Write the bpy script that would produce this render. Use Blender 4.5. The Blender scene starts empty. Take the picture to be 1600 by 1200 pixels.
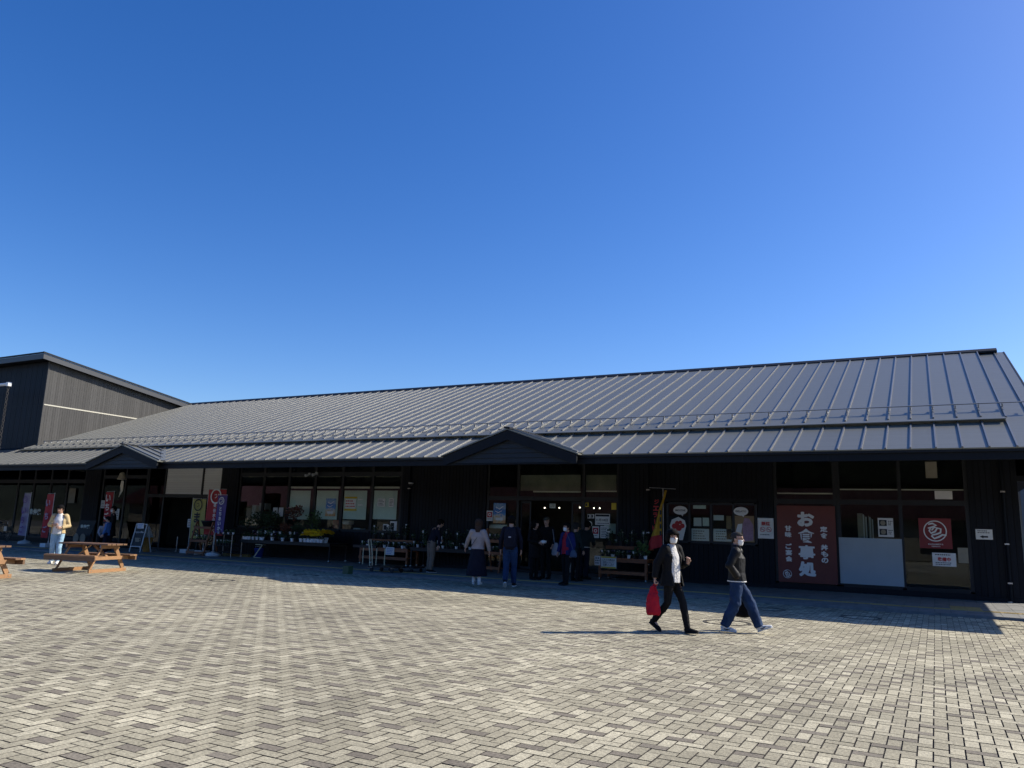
import bpy, bmesh, math, random
from mathutils import Vector, Matrix, noise
R = math.radians
random.seed(7)
SC = bpy.context.scene
COL = SC.collection

# ------------------------------------------------------------------ camera
CAM_H = 1.45
FPX, PITCH, ROLL, YAW = 1214.9, R(10.54), R(1.865), R(28.4486)   # focal length in photo pixels (1600 wide)
_fw0 = Vector((-math.sin(YAW), math.cos(YAW), 0)); _rt0 = Vector((math.cos(YAW), math.sin(YAW), 0)); _z = Vector((0, 0, 1))
C_FW = _fw0 * math.cos(PITCH) + _z * math.sin(PITCH)
_up = -_fw0 * math.sin(PITCH) + _z * math.cos(PITCH)
C_RT = _rt0 * math.cos(ROLL) + _up * math.sin(ROLL)
C_UP = -_rt0 * math.sin(ROLL) + _up * math.cos(ROLL)
cd = bpy.data.cameras.new('camera'); cam = bpy.data.objects.new('camera', cd); COL.objects.link(cam)
cd.sensor_fit = 'HORIZONTAL'; cd.sensor_width = 36; cd.lens = FPX / 1600 * 36
cd.clip_start = 0.1; cd.clip_end = 3000
M3 = Matrix((C_RT, C_UP, -C_FW)).transposed()
cam.matrix_world = Matrix.Translation((0, 0, CAM_H)) @ M3.to_4x4()
SC.camera = cam

# ------------------------------------------------------------------ sky, sun, exposure
SUN = Vector((.99, .87, 1.0)).normalized()          # towards the sun
el = math.asin(SUN.z); az = math.atan2(SUN.x, SUN.y)
w = bpy.data.worlds.new('World'); SC.world = w; w.use_nodes = True
nt = w.node_tree; bg = nt.nodes['Background']
sky = nt.nodes.new('ShaderNodeTexSky'); sky.sky_type = 'NISHITA'; sky.sun_disc = False
sky.sun_elevation = el; sky.sun_rotation = az
sky.altitude = 600; sky.air_density = 1.0; sky.dust_density = 1.0; sky.ozone_density = 3.0
hs = nt.nodes.new('ShaderNodeHueSaturation'); hs.inputs['Saturation'].default_value = 1.34; hs.inputs['Hue'].default_value = .5135
nt.links.new(sky.outputs[0], hs.inputs['Color']); nt.links.new(hs.outputs[0], bg.inputs[0]); bg.inputs[1].default_value = 0.128
sd = bpy.data.lights.new('sun', 'SUN'); sun = bpy.data.objects.new('sun', sd); COL.objects.link(sun)
sd.energy = 5.0; sd.angle = R(.53); sd.color = (1, .93, .80)
sun.rotation_euler = (-SUN).to_track_quat('-Z', 'Y').to_euler(); sun.location = (20, 10, 30)
SC.view_settings.view_transform = 'Standard'; SC.view_settings.look = 'None'
SC.view_settings.exposure = 0.42; SC.view_settings.gamma = 1
SC.cycles.max_bounces = 8; SC.cycles.transparent_max_bounces = 16

# ------------------------------------------------------------------ photo measurements -> metres
def ray(px, py):
    return C_RT * ((px - 800) / FPX) - C_UP * ((py - 600) / FPX) + C_FW
def onY(px, py, Y):
    d = ray(px, py); return d * (Y / d.y) + Vector((0, 0, CAM_H))
def gnd(px, py, z=0.0):
    d = ray(px, py); return d * ((z - CAM_H) / d.z) + Vector((0, 0, CAM_H))
def proj(P):
    v = Vector(P) - Vector((0, 0, CAM_H)); d = v.dot(C_FW)
    if d < .05: return (-9999, -9999)
    return (800 + FPX * v.dot(C_RT) / d, 600 - FPX * v.dot(C_UP) / d)
YW = 23.4                      # facade plane
ZF = 0.05                      # walkway level
def W(px, py, Y=YW):
    p = onY(px, py, Y); return p.x, p.z

# ------------------------------------------------------------------ materials
MATS = {}
def mat(name, col, rough=.6, metal=0., var=.0, scale=8., bump=0., bscale=60., spec=.5, obj=0., isl=0., coords='OBJ', col2=None, stretch=None, sheen=0, alpha=1):
    """principled with noise colour variation, optional per-object / per-island variation and bump"""
    if name in MATS: return MATS[name]
    m = bpy.data.materials.new(name); m.use_nodes = True; MATS[name] = m
    n = m.node_tree.nodes; l = m.node_tree.links; b = n['Principled BSDF']
    b.inputs['Roughness'].default_value = rough; b.inputs['Metallic'].default_value = metal
    b.inputs['Specular IOR Level'].default_value = spec
    b.inputs['Base Color'].default_value = (*col, 1)
    if sheen: b.inputs['Sheen Weight'].default_value = sheen
    if var or bump or obj or isl:
        if coords == 'POS':
            geo = n.new('ShaderNodeNewGeometry'); vec = geo.outputs['Position']
        else:
            tc = n.new('ShaderNodeTexCoord'); vec = tc.outputs['Object']
        if stretch:
            mp = n.new('ShaderNodeMapping'); mp.inputs['Scale'].default_value = stretch
            l.new(vec, mp.inputs['Vector']); vec = mp.outputs[0]
    cur = None
    if var or col2:
        no = n.new('ShaderNodeTexNoise'); no.inputs['Scale'].default_value = scale; no.inputs['Detail'].default_value = 5
        no.inputs['Roughness'].default_value = .65
        l.new(vec, no.inputs['Vector'])
        mx = n.new('ShaderNodeMix'); mx.data_type = 'RGBA'
        c2 = col2 if col2 else tuple(c * (1 + var) for c in col); c1 = col if col2 else tuple(c * (1 - var) for c in col)
        mx.inputs[6].default_value = (*c1, 1); mx.inputs[7].default_value = (*c2, 1)
        mr = n.new('ShaderNodeMapRange'); mr.inputs[1].default_value = .3; mr.inputs[2].default_value = .7
        l.new(no.outputs[0], mr.inputs[0]); l.new(mr.outputs[0], mx.inputs[0]); cur = mx.outputs[2]
    for amount, kind in ((obj, 'o'), (isl, 'i')):
        if not amount: continue
        if kind == 'o': src = n.new('ShaderNodeObjectInfo').outputs['Random']
        else: src = n.new('ShaderNodeNewGeometry').outputs['Random Per Island']
        mr = n.new('ShaderNodeMapRange'); mr.inputs[3].default_value = 1 - amount; mr.inputs[4].default_value = 1 + amount
        l.new(src, mr.inputs[0])
        vm = n.new('ShaderNodeVectorMath'); vm.operation = 'SCALE'
        if cur: l.new(cur, vm.inputs[0])
        else: vm.inputs[0].default_value = col
        l.new(mr.outputs[0], vm.inputs['Scale']); cur = vm.outputs[0]
    if cur: l.new(cur, b.inputs['Base Color'])
    if bump:
        no = n.new('ShaderNodeTexNoise'); no.inputs['Scale'].default_value = bscale; no.inputs['Detail'].default_value = 4
        l.new(vec, no.inputs['Vector'])
        bp = n.new('ShaderNodeBump'); bp.inputs['Strength'].default_value = bump; bp.inputs['Distance'].default_value = .02
        l.new(no.outputs[0], bp.inputs['Height']); l.new(bp.outputs[0], b.inputs['Normal'])
    return m

def glass_mat():
    m = bpy.data.materials.new('glass'); m.use_nodes = True
    n = m.node_tree.nodes; l = m.node_tree.links; n.remove(n['Principled BSDF'])
    tr = n.new('ShaderNodeBsdfTransparent'); tr.inputs[0].default_value = (.90, .94, .92, 1)
    gl = n.new('ShaderNodeBsdfGlossy'); gl.inputs['Roughness'].default_value = .0; gl.inputs[0].default_value = (.9, .95, 1, 1)
    fr = n.new('ShaderNodeFresnel'); fr.inputs[0].default_value = 1.33
    mx = n.new('ShaderNodeMixShader'); l.new(fr.outputs[0], mx.inputs[0]); l.new(tr.outputs[0], mx.inputs[1]); l.new(gl.outputs[0], mx.inputs[2])
    l.new(mx.outputs[0], n['Material Output'].inputs[0]); return m
GLASS = glass_mat()

def paver_mat(name, c1, c2, isl):
    m = bpy.data.materials.new(name); m.use_nodes = True
    n = m.node_tree.nodes; l = m.node_tree.links; b = n['Principled BSDF']; b.inputs['Roughness'].default_value = .78
    b.inputs['Specular IOR Level'].default_value = .35
    geo = n.new('ShaderNodeNewGeometry'); oi = n.new('ShaderNodeObjectInfo')
    add = n.new('ShaderNodeMath'); add.operation = 'ADD'; l.new(geo.outputs['Random Per Island'], add.inputs[0]); l.new(oi.outputs['Random'], add.inputs[1])
    fr = n.new('ShaderNodeMath'); fr.operation = 'FRACT'; l.new(add.outputs[0], fr.inputs[0])
    cr = n.new('ShaderNodeValToRGB'); cr.color_ramp.elements[0].color = (*c1, 1); cr.color_ramp.elements[1].color = (*c2, 1)
    e = cr.color_ramp.elements.new(.62); e.color = (*[(a * .62 + b_ * .38) for a, b_ in zip(c1, c2)], 1)
    l.new(fr.outputs[0], cr.inputs[0])
    fine = n.new('ShaderNodeTexNoise'); fine.inputs['Scale'].default_value = 150; fine.inputs['Detail'].default_value = 3; l.new(geo.outputs['Position'], fine.inputs['Vector'])
    mid = n.new('ShaderNodeTexNoise'); mid.inputs['Scale'].default_value = 48; mid.inputs['Detail'].default_value = 4; l.new(geo.outputs['Position'], mid.inputs['Vector'])
    big = n.new('ShaderNodeTexNoise'); big.inputs['Scale'].default_value = .42; big.inputs['Detail'].default_value = 5; l.new(geo.outputs['Position'], big.inputs['Vector'])
    patch = n.new('ShaderNodeTexNoise'); patch.inputs['Scale'].default_value = 2.6; patch.inputs['Detail'].default_value = 8; patch.inputs['Roughness'].default_value = .75; l.new(geo.outputs['Position'], patch.inputs['Vector'])
    cur = cr.outputs[0]
    for src, lo, hi in ((fine, .7, 1.26), (mid, .58, 1.28), (big, .72, 1.2), (patch, .80, 1.06)):
        mr = n.new('ShaderNodeMapRange'); mr.inputs[1].default_value = .28; mr.inputs[2].default_value = .72; mr.inputs[3].default_value = lo; mr.inputs[4].default_value = hi
        l.new(src.outputs[0], mr.inputs[0]); vm = n.new('ShaderNodeVectorMath'); vm.operation = 'SCALE'
        l.new(cur, vm.inputs[0]); l.new(mr.outputs[0], vm.inputs['Scale']); cur = vm.outputs[0]
    l.new(cur, b.inputs['Base Color'])
    bp = n.new('ShaderNodeBump'); bp.inputs['Strength'].default_value = .5; bp.inputs['Distance'].default_value = .004
    l.new(fine.outputs[0], bp.inputs['Height']); l.new(bp.outputs[0], b.inputs['Normal'])
    return m

def picture_mat(name, cols, scale=3., vert=True):
    """flat print: noise clouds above, warm band below, in the panel's own height (generated coordinates)"""
    m = bpy.data.materials.new(name); m.use_nodes = True
    n = m.node_tree.nodes; l = m.node_tree.links; b = n['Principled BSDF']; b.inputs['Roughness'].default_value = .5
    tc = n.new('ShaderNodeTexCoord'); sp = n.new('ShaderNodeSeparateXYZ'); l.new(tc.outputs['Generated'], sp.inputs[0])
    no = n.new('ShaderNodeTexNoise'); no.inputs['Scale'].default_value = scale; no.inputs['Detail'].default_value = 4; l.new(tc.outputs['Generated'], no.inputs['Vector'])
    ma = n.new('ShaderNodeMath'); ma.operation = 'MULTIPLY_ADD'; ma.inputs[1].default_value = .9; l.new(no.outputs[0], ma.inputs[0])
    ms = n.new('ShaderNodeMath'); ms.operation = 'SUBTRACT'; ms.inputs[1].default_value = .45; l.new(sp.outputs[2], ms.inputs[0]); l.new(ms.outputs[0], ma.inputs[2])
    cr = n.new('ShaderNodeValToRGB'); el_ = cr.color_ramp.elements
    while len(el_) < len(cols): el_.new(.5)
    for i, c in enumerate(cols): el_[i].position = i / (len(cols) - 1); el_[i].color = (*c, 1)
    l.new(ma.outputs[0], cr.inputs[0]); l.new(cr.outputs[0], b.inputs['Base Color'])
    return m

M = dict(
    roof=mat('roof_metal', (.146, .146, .122), .36, .0, spec=.36, var=.08, scale=2.2, obj=.06, bump=.10, bscale=2.2, stretch=(.5, 4, 4)),
    rib=mat('rib_metal', (.15, .152, .147), .36, .05, obj=.08),
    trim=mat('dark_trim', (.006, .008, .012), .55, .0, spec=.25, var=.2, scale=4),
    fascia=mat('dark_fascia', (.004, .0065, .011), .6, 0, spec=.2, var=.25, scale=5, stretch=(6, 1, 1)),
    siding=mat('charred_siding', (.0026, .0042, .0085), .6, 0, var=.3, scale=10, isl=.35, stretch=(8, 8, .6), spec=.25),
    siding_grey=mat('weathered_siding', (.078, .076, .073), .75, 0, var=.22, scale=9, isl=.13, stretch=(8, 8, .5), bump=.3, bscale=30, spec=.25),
    white_line=mat('white_flashing', (.55, .52, .42), .5),
    frame=mat('bronze_frame', (.012, .014, .018), .45, .3, var=.1),
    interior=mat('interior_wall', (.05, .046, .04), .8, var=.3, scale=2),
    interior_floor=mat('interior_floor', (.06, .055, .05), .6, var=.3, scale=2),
    blind=mat('frosted_film', (.74, .82, .74), .5, var=.05, scale=6),
    shutter=mat('white_slat', (.86, .87, .84), .5, obj=.04),
    rail_white=mat('pale_rail', (.85, .81, .68), .5),
    beige=mat('beige_board', (.30, .27, .20), .7, var=.2, scale=3),
    paper=mat('white_paper', (.78, .78, .75), .7, var=.05, scale=9),
    ink=mat('black_ink', (.02, .02, .022), .6),
    red_ink=mat('red_ink', (.5, .03, .03), .6),
    signred=mat('sign_red', (.16, .032, .022), .55, var=.08, scale=3),
    logored=mat('logo_red', (.22, .02, .022), .55, var=.05),
    signwhite=mat('sign_white', (.80, .80, .78), .6),
    greyboard=mat('frosted_board', (.36, .42, .46), .55, var=.05, scale=2),
    yellow=mat('print_yellow', (.65, .5, .04), .6),
    blue_print=mat('print_blue', (.05, .16, .5), .6),
    concrete=mat('walkway_tile', (.20, .20, .195), .75, var=.18, scale=3, isl=.12, bump=.2, bscale=80, coords='POS'),
    kerbm=mat('kerb_concrete', (.19, .185, .175), .8, var=.2, scale=6, bump=.2, coords='POS'),
    drain=mat('drain_iron', (.035, .035, .035), .6, .4, var=.2),
    tactile=mat('tactile_yellow', (.46, .33, .12), .7, var=.2, scale=12, obj=.12, coords='POS'),
    joint=mat('joint_sand', (.030, .025, .021), .95, var=.3, scale=20, coords='POS'),
    iron=mat('cover_iron', (.055, .05, .045), .6, .3, var=.3, scale=20),
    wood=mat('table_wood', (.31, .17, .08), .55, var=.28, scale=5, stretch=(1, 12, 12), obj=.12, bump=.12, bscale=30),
    woodtop=mat('shaded_wood', (.15, .082, .042), .6, var=.3, scale=5, stretch=(1, 12, 12), obj=.12, bump=.15, bscale=30),  # shade of the tops put into the colour; lit ends use brighter table wood
    redwood=mat('stand_wood', (.27, .10, .04), .6, var=.25, scale=6, obj=.15),
    blackmetal=mat('black_steel', (.012, .012, .014), .5, .3),
    steel=mat('steel', (.45, .45, .45), .35, .9, var=.05),
    cream=mat('cream_enamel', (.60, .53, .34), .5, var=.08),
    rubber=mat('rubber', (.018, .018, .018), .8),
    whiteplastic=mat('white_plastic', (.68, .69, .68), .5, var=.05),
    potwhite=mat('pot_white', (.82, .83, .85), .5, obj=.12),
    potblack=mat('pot_black', (.015, .015, .016), .6),
    soil=mat('soil', (.04, .028, .018), .95, var=.3, scale=40),
    leaf=mat('leaf', (.05, .10, .03), .6, isl=.5, obj=.2),
    leafdark=mat('leaf_dark', (.03, .055, .022), .6, isl=.5, obj=.2),
    leafred=mat('leaf_red', (.14, .05, .025), .6, isl=.5),
    bloomyellow=mat('bloom_yellow', (.90, .62, .02), .6, isl=.2),
    bloompink=mat('bloom_pink', (.55, .22, .26), .6, isl=.3),
    bloomwhite=mat('bloom_white', (.72, .70, .66), .6, isl=.12),
    bloompurple=mat('bloom_purple', (.20, .10, .32), .6, isl=.3),
    cardboard=mat('cardboard', (.32, .22, .12), .8, var=.12),
    icecream=mat('ice_cream', (.62, .66, .68), .5),
    cone=mat('cone_orange', (.50, .25, .05), .6, var=.15),
    lamp_beige=mat('lamp_beige', (.55, .50, .38), .5),
    purple_print=mat('print_purple', (.14, .06, .25), .6, var=.2, scale=3),
    green_plastic=mat('green_plastic', (.03, .07, .035), .5),
    blue_plastic=mat('blue_plastic', (.02, .08, .42), .5),
    red_print=mat('print_red', (.42, .02, .025), .65, var=.1, scale=4),
    lime_print=mat('print_lime', (.46, .42, .12), .65, var=.08, scale=4),
    skin=mat('skin', (.46, .27, .19), .5, var=.08, scale=20),
    hair=mat('hair_black', (.005, .0042, .004), .85, spec=.12, var=.4, scale=60, stretch=(1, 1, .2), bump=.4, bscale=120),
    hairgrey=mat('hair_grey', (.035, .033, .031), .85, spec=.15, var=.4, scale=60, bump=.4, bscale=120),
    maskw=mat('mask_white', (.74, .73, .70), .7, var=.03, bump=.1, bscale=60),
    darkred_tile=mat('opposite_roof', (.05, .018, .016), .6, var=.2, scale=1, obj=.1),
    cream_wall=mat('opposite_wall', (.20, .18, .15), .8, var=.1, scale=1),
    ground=mat('far_ground', (.16, .15, .13), .9, var=.2, scale=.8, coords='POS'),
    hill=mat('far_hill', (.05, .06, .04), .9, var=.4, scale=.05, coords='POS'),
)
def apron_mat():
    m = bpy.data.materials.new('plaza_paving'); m.use_nodes = True; n = m.node_tree.nodes; l = m.node_tree.links; b = n['Principled BSDF']; b.inputs['Roughness'].default_value = .8
    geo = n.new('ShaderNodeNewGeometry'); br = n.new('ShaderNodeTexBrick'); br.inputs['Scale'].default_value = 5; br.inputs['Mortar Size'].default_value = .02
    br.inputs['Color1'].default_value = (.36, .326, .235, 1); br.inputs['Color2'].default_value = (.56, .51, .38, 1); br.inputs['Mortar'].default_value = (.04, .035, .03, 1)
    l.new(geo.outputs['Position'], br.inputs['Vector']); l.new(br.outputs[0], b.inputs['Base Color']); return m
PAVER_L = paver_mat('paver_light', (.37, .332, .228), (.60, .545, .385), .2)
PAVER_D = paver_mat('paver_dark', (.215, .184, .137), (.28, .243, .182), .2)

# ------------------------------------------------------------------ mesh helpers
ORG = {}          # world origin of every unrotated thing, for meshes given in world coordinates
def org(o):
    return ORG.get(o.name, Vector((0, 0, 0))) if o else Vector((0, 0, 0))

class MB:
    def __init__(s): s.v = []; s.f = []; s.mi = []
    def add(s, vs, fs, mi=0):
        b = len(s.v); s.v += [tuple(p) for p in vs]; s.f += [tuple(i + b for i in f) for f in fs]; s.mi += [mi] * len(fs); return s
    def box(s, x0, x1, y0, y1, z0, z1, mi=0):
        if x0 > x1: x0, x1 = x1, x0
        if y0 > y1: y0, y1 = y1, y0
        if z0 > z1: z0, z1 = z1, z0
        return s.add([(x0, y0, z0), (x1, y0, z0), (x1, y1, z0), (x0, y1, z0), (x0, y0, z1), (x1, y0, z1), (x1, y1, z1), (x0, y1, z1)],
                     [(0, 3, 2, 1), (4, 5, 6, 7), (0, 1, 5, 4), (1, 2, 6, 5), (2, 3, 7, 6), (3, 0, 4, 7)], mi)
    def bar(s, p0, p1, wv, hv, mi=0):
        """box from p0 to p1, wv and hv are half-size vectors across"""
        p0, p1, wv, hv = map(Vector, (p0, p1, wv, hv))
        vs = [p0 - wv - hv, p0 + wv - hv, p0 + wv + hv, p0 - wv + hv, p1 - wv - hv, p1 + wv - hv, p1 + wv + hv, p1 - wv + hv]
        return s.add(vs, [(0, 1, 2, 3), (7, 6, 5, 4), (0, 4, 5, 1), (1, 5, 6, 2), (2, 6, 7, 3), (3, 7, 4, 0)], mi)
    def tube(s, pts, r, n=8, mi=0, cap=True, side=None, r2=None):
        """loft through pts; r scalar/list; r2 second radius scalar/list (ellipse); side = direction of r"""
        pts = [Vector(p) for p in pts]; k = len(pts)
        ra = r if isinstance(r, (list, tuple)) else [r] * k
        rb = ra if r2 is None else (r2 if isinstance(r2, (list, tuple)) else [r2] * k)
        b = len(s.v); prev = None
        for i, p in enumerate(pts):
            t = (pts[min(i + 1, k - 1)] - pts[max(i - 1, 0)]).normalized()
            if side is not None: a = Vector(side) - t * t.dot(Vector(side))
            elif prev is not None: a = prev - t * t.dot(prev)
            else: a = t.orthogonal()
            if a.length < 1e-5: a = t.orthogonal()
            a.normalize(); prev = a; c = t.cross(a)
            for j in range(n):
                th = 2 * math.pi * j / n
                s.v.append(tuple(p + a * (ra[i] * math.cos(th)) + c * (rb[i] * math.sin(th))))
        for i in range(k - 1):
            for j in range(n):
                j2 = (j + 1) % n
                s.f.append((b + i * n + j, b + i * n + j2, b + (i + 1) * n + j2, b + (i + 1) * n + j)); s.mi.append(mi)
        if cap:
            s.f.append(tuple(b + j for j in reversed(range(n)))); s.mi.append(mi)
            s.f.append(tuple(b + (k - 1) * n + j for j in range(n))); s.mi.append(mi)
        return s
    def lathe(s, c, prof, n=16, mi=0, sx=1, sy=1):
        """prof = [(r,z)], closed at both ends"""
        b = len(s.v); c = Vector(c)
        for r, z in prof:
            for j in range(n):
                th = 2 * math.pi * j / n
                s.v.append((c.x + r * sx * math.cos(th), c.y + r * sy * math.sin(th), c.z + z))
        k = len(prof)
        for i in range(k - 1):
            for j in range(n):
                j2 = (j + 1) % n; s.f.append((b + i * n + j, b + i * n + j2, b + (i + 1) * n + j2, b + (i + 1) * n + j)); s.mi.append(mi)
        s.f.append(tuple(b + j for j in reversed(range(n)))); s.mi.append(mi)
        s.f.append(tuple(b + (k - 1) * n + j for j in range(n))); s.mi.append(mi)
        return s
    def ball(s, c, rx, ry=None, rz=None, n=10, mi=0):
        ry = ry or rx; rz = rz or rx
        return s.lathe(c, [(max(.02, math.sin(math.pi * i / n)) * 1.0, 0) for i in range(0)] or [(math.sin(math.pi * (i + .15) / (n + .3)) * rx, -math.cos(math.pi * (i + .15) / (n + .3)) * rz) for i in range(n + 1)], n + 2, mi, 1, ry / rx)
    def prism(s, poly, y0, y1, mi=0):
        """polygon in XZ extruded along Y"""
        n = len(poly); vs = [(x, y0, z) for x, z in poly] + [(x, y1, z) for x, z in poly]
        fs = [tuple(range(n)), tuple(range(2 * n - 1, n - 1, -1))] + [(i, i + n, (i + 1) % n + n, (i + 1) % n) for i in range(n)]
        return s.add(vs, fs, mi)
    def mesh(s, name, mats, origin=Vector((0, 0, 0)), smooth=False):
        me = bpy.data.meshes.new(name); o = origin
        me.from_pydata([(a - o.x, b - o.y, c - o.z) for a, b, c in s.v], [], s.f)
        for m_ in (mats if isinstance(mats, (list, tuple)) else [mats]): me.materials.append(m_)
        if any(s.mi): me.polygons.foreach_set('material_index', s.mi)
        bm = bmesh.new(); bm.from_mesh(me); bmesh.ops.recalc_face_normals(bm, faces=bm.faces); bm.to_mesh(me); bm.free()
        if smooth: me.polygons.foreach_set('use_smooth', [True] * len(me.polygons))
        me.update(); return me
    def build(s, name, mats, parent=None, world=True, smooth=False, loc=None, bevel=0):
        o_ = org(parent) if world else Vector((0, 0, 0))
        if parent is None and world and loc is not None: o_ = Vector(loc)
        me = s.mesh(name, mats, o_, smooth)
        ob = bpy.data.objects.new(name, me); COL.objects.link(ob)
        if parent: ob.parent = parent; ORG[ob.name] = org(parent)
        else:
            ob.location = o_; ORG[ob.name] = o_
        return ob

def link(name, me, parent=None, loc=(0, 0, 0), rz=0, world=True):
    ob = bpy.data.objects.new(name, me); COL.objects.link(ob)
    if parent:
        ob.parent = parent; ob.location = Vector(loc) - (org(parent) if world else Vector((0, 0, 0)))
    else: ob.location = loc
    ob.rotation_euler.z = rz
    return ob
def tag(o, label=None, cat=None, group=None, kind=None):
    if label: o['label'] = label
    if cat: o['category'] = cat
    if group: o['group'] = group
    if kind: o['kind'] = kind
    return o
def thing(name, label, cat, loc=(0, 0, 0), rz=0, group=None):
    o = bpy.data.objects.new(name, None); COL.objects.link(o); o.empty_display_size = .1
    o.location = loc; o.rotation_euler.z = rz; ORG[o.name] = Vector(loc)
    return tag(o, label, cat, group)
def copy_tree(o, parent=None):
    c = o.copy(); COL.objects.link(c)
    if parent: c.parent = parent
    for ch in [x for x in o.children]: copy_tree(ch, c)
    return c

def text_mesh(body, size, bold=0., extr=.0, lead=1.0, align='CENTER', shear=0.):
    """lettering in the XZ plane facing -Y, centred on the origin"""
    cu = bpy.data.curves.new('lettering', 'FONT'); cu.body = body; cu.size = size; cu.align_x = align; cu.align_y = 'CENTER'
    cu.offset = bold; cu.extrude = extr; cu.space_line = lead; cu.resolution_u = 2; cu.shear = shear
    ob = bpy.data.objects.new('lettering', cu); COL.objects.link(ob)
    dg = bpy.context.evaluated_depsgraph_get(); me = bpy.data.meshes.new_from_object(ob.evaluated_get(dg))
    bpy.data.objects.remove(ob); bpy.data.curves.remove(cu)
    me.transform(Matrix.Rotation(R(90), 4, 'X'))
    if len(me.vertices):
        xs = [v.co.x for v in me.vertices]; zs = [v.co.z for v in me.vertices]
        me.transform(Matrix.Translation((-(min(xs) + max(xs)) / 2, 0, -(min(zs) + max(zs)) / 2)))
    return me
def letter(parent, body, x, y, z, height, m, bold=0., width=None, name='lettering', lead=1.0, local=False):
    """fit lettering to a height (and width) at x,z just in front of plane y"""
    if body == 'ー': body, width = '|', height * .16
    me = text_mesh(body, 1.0, bold, 0, lead)
    if not len(me.vertices): return None
    zs = [v.co.z for v in me.vertices]; xs = [v.co.x for v in me.vertices]
    k = height / max(1e-6, max(zs) - min(zs)); kx = k if width is None else width / max(1e-6, max(xs) - min(xs))
    me.transform(Matrix.Diagonal((kx, 1, k, 1))); me.materials.clear(); me.materials.append(m)
    return link(name, me, parent, (x, y, z), 0, world=not local)
def fat_letter(parent, ch, x, y, z, height, width, m, fat):
    """brush-weight character: the same glyph struck several times, a hair apart in depth"""
    me = text_mesh(ch, 1.0, .012, 0)
    zs = [v.co.z for v in me.vertices]; xs = [v.co.x for v in me.vertices]
    me.transform(Matrix.Diagonal((width / (max(xs) - min(xs)), 1, height / (max(zs) - min(zs)), 1)))
    vs = [v.co.copy() for v in me.vertices]; fs = [tuple(p.vertices) for p in me.polygons]; b = MB()
    for k, (dx, dz) in enumerate(((0, 0), (fat, 0), (-fat, 0), (0, fat), (0, -fat), (.7 * fat, .7 * fat), (-.7 * fat, -.7 * fat), (.7 * fat, -.7 * fat), (-.7 * fat, .7 * fat))):
        b.add([(x + v.x + dx, y + v.y - k * .0005, z + v.z + dz) for v in vs], fs)
    bpy.data.meshes.remove(me)
    return b.build('lettering', m, parent)
def vert(t): return '\n'.join(t)


# ================================================================== SETTING
YK = 18.55      # kerb line between plaza and walkway
U = 0.1         # paver module
tag(MB().box(-900, 900, -900, 900, -.30, -.075).build('ground', M['ground']), kind='structure')
XA, XB, YA = -52.0, 9.0, 1.2
plaza = tag(MB().box(XA, XB, YA - 16, YK, -.072, -.009).build('plaza', M['joint']), kind='structure')

def brick_mesh(name, m, lx, ly, h=.055, bev=.0016):
    a, b = lx / 2, ly / 2; c, d = a - bev, b - bev
    v = [(-a, -b, -h), (a, -b, -h), (a, b, -h), (-a, b, -h), (-a, -b, -bev), (a, -b, -bev), (a, b, -bev), (-a, b, -bev), (-c, -d, 0), (c, -d, 0), (c, d, 0), (-c, d, 0)]
    f = [(8, 9, 10, 11)] + [(i, (i + 1) % 4, (i + 1) % 4 + 4, i + 4) for i in range(4)] + [(i + 4, (i + 1) % 4 + 4, (i + 1) % 4 + 8, i + 8) for i in range(4)]
    me = bpy.data.meshes.new(name); me.from_pydata(v, [], f); me.materials.append(m); me.materials.append(M['joint']); me.polygons.foreach_set('material_index', [0] + [1] * 8); return me
rngp = random.Random(3)
cand = []
G_ = .008
for iy in range(int(YA / U), int((YK - .001) / U)):
    for ix in range(int(XA / U), int(XB / U)):
        c = (ix + iy) % 4
        if c == 0: horiz, cx, cy = True, (ix + 1) * U, (iy + .5) * U
        elif c == 2: horiz, cx, cy = False, (ix + .5) * U, (iy + 1) * U
        else: continue
        if cy > YK - .1 or cy < 1.3: continue
        p = proj((cx, cy, 0))
        far = cy > 12
        if not (-170 < p[0] < 1770 and 700 < p[1] < 1360): continue
        dark = False
        if horiz:
            j = (ix + iy) // 4; dark = (ix - j) % 4 == 0 and rngp.random() > .10
            if not dark and rngp.random() < .012: dark = True
        cand.append((cx, cy, horiz, dark, p))
infr = [q for q in cand if 0 < q[4][0] < 1600 and 0 < q[4][1] < 1196]
infr.sort(key=lambda q: q[0] ** 2 + q[1] ** 2)
near = set((q[0], q[1]) for q in infr[:300])
BM = {(h_, d_): brick_mesh('paver', PAVER_D if d_ else PAVER_L, (2 * U if h_ else U) - G_, (U if h_ else 2 * U) - G_) for h_ in (True, False) for d_ in (True, False)}
fv = []; ff = []; fm = []
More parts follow.
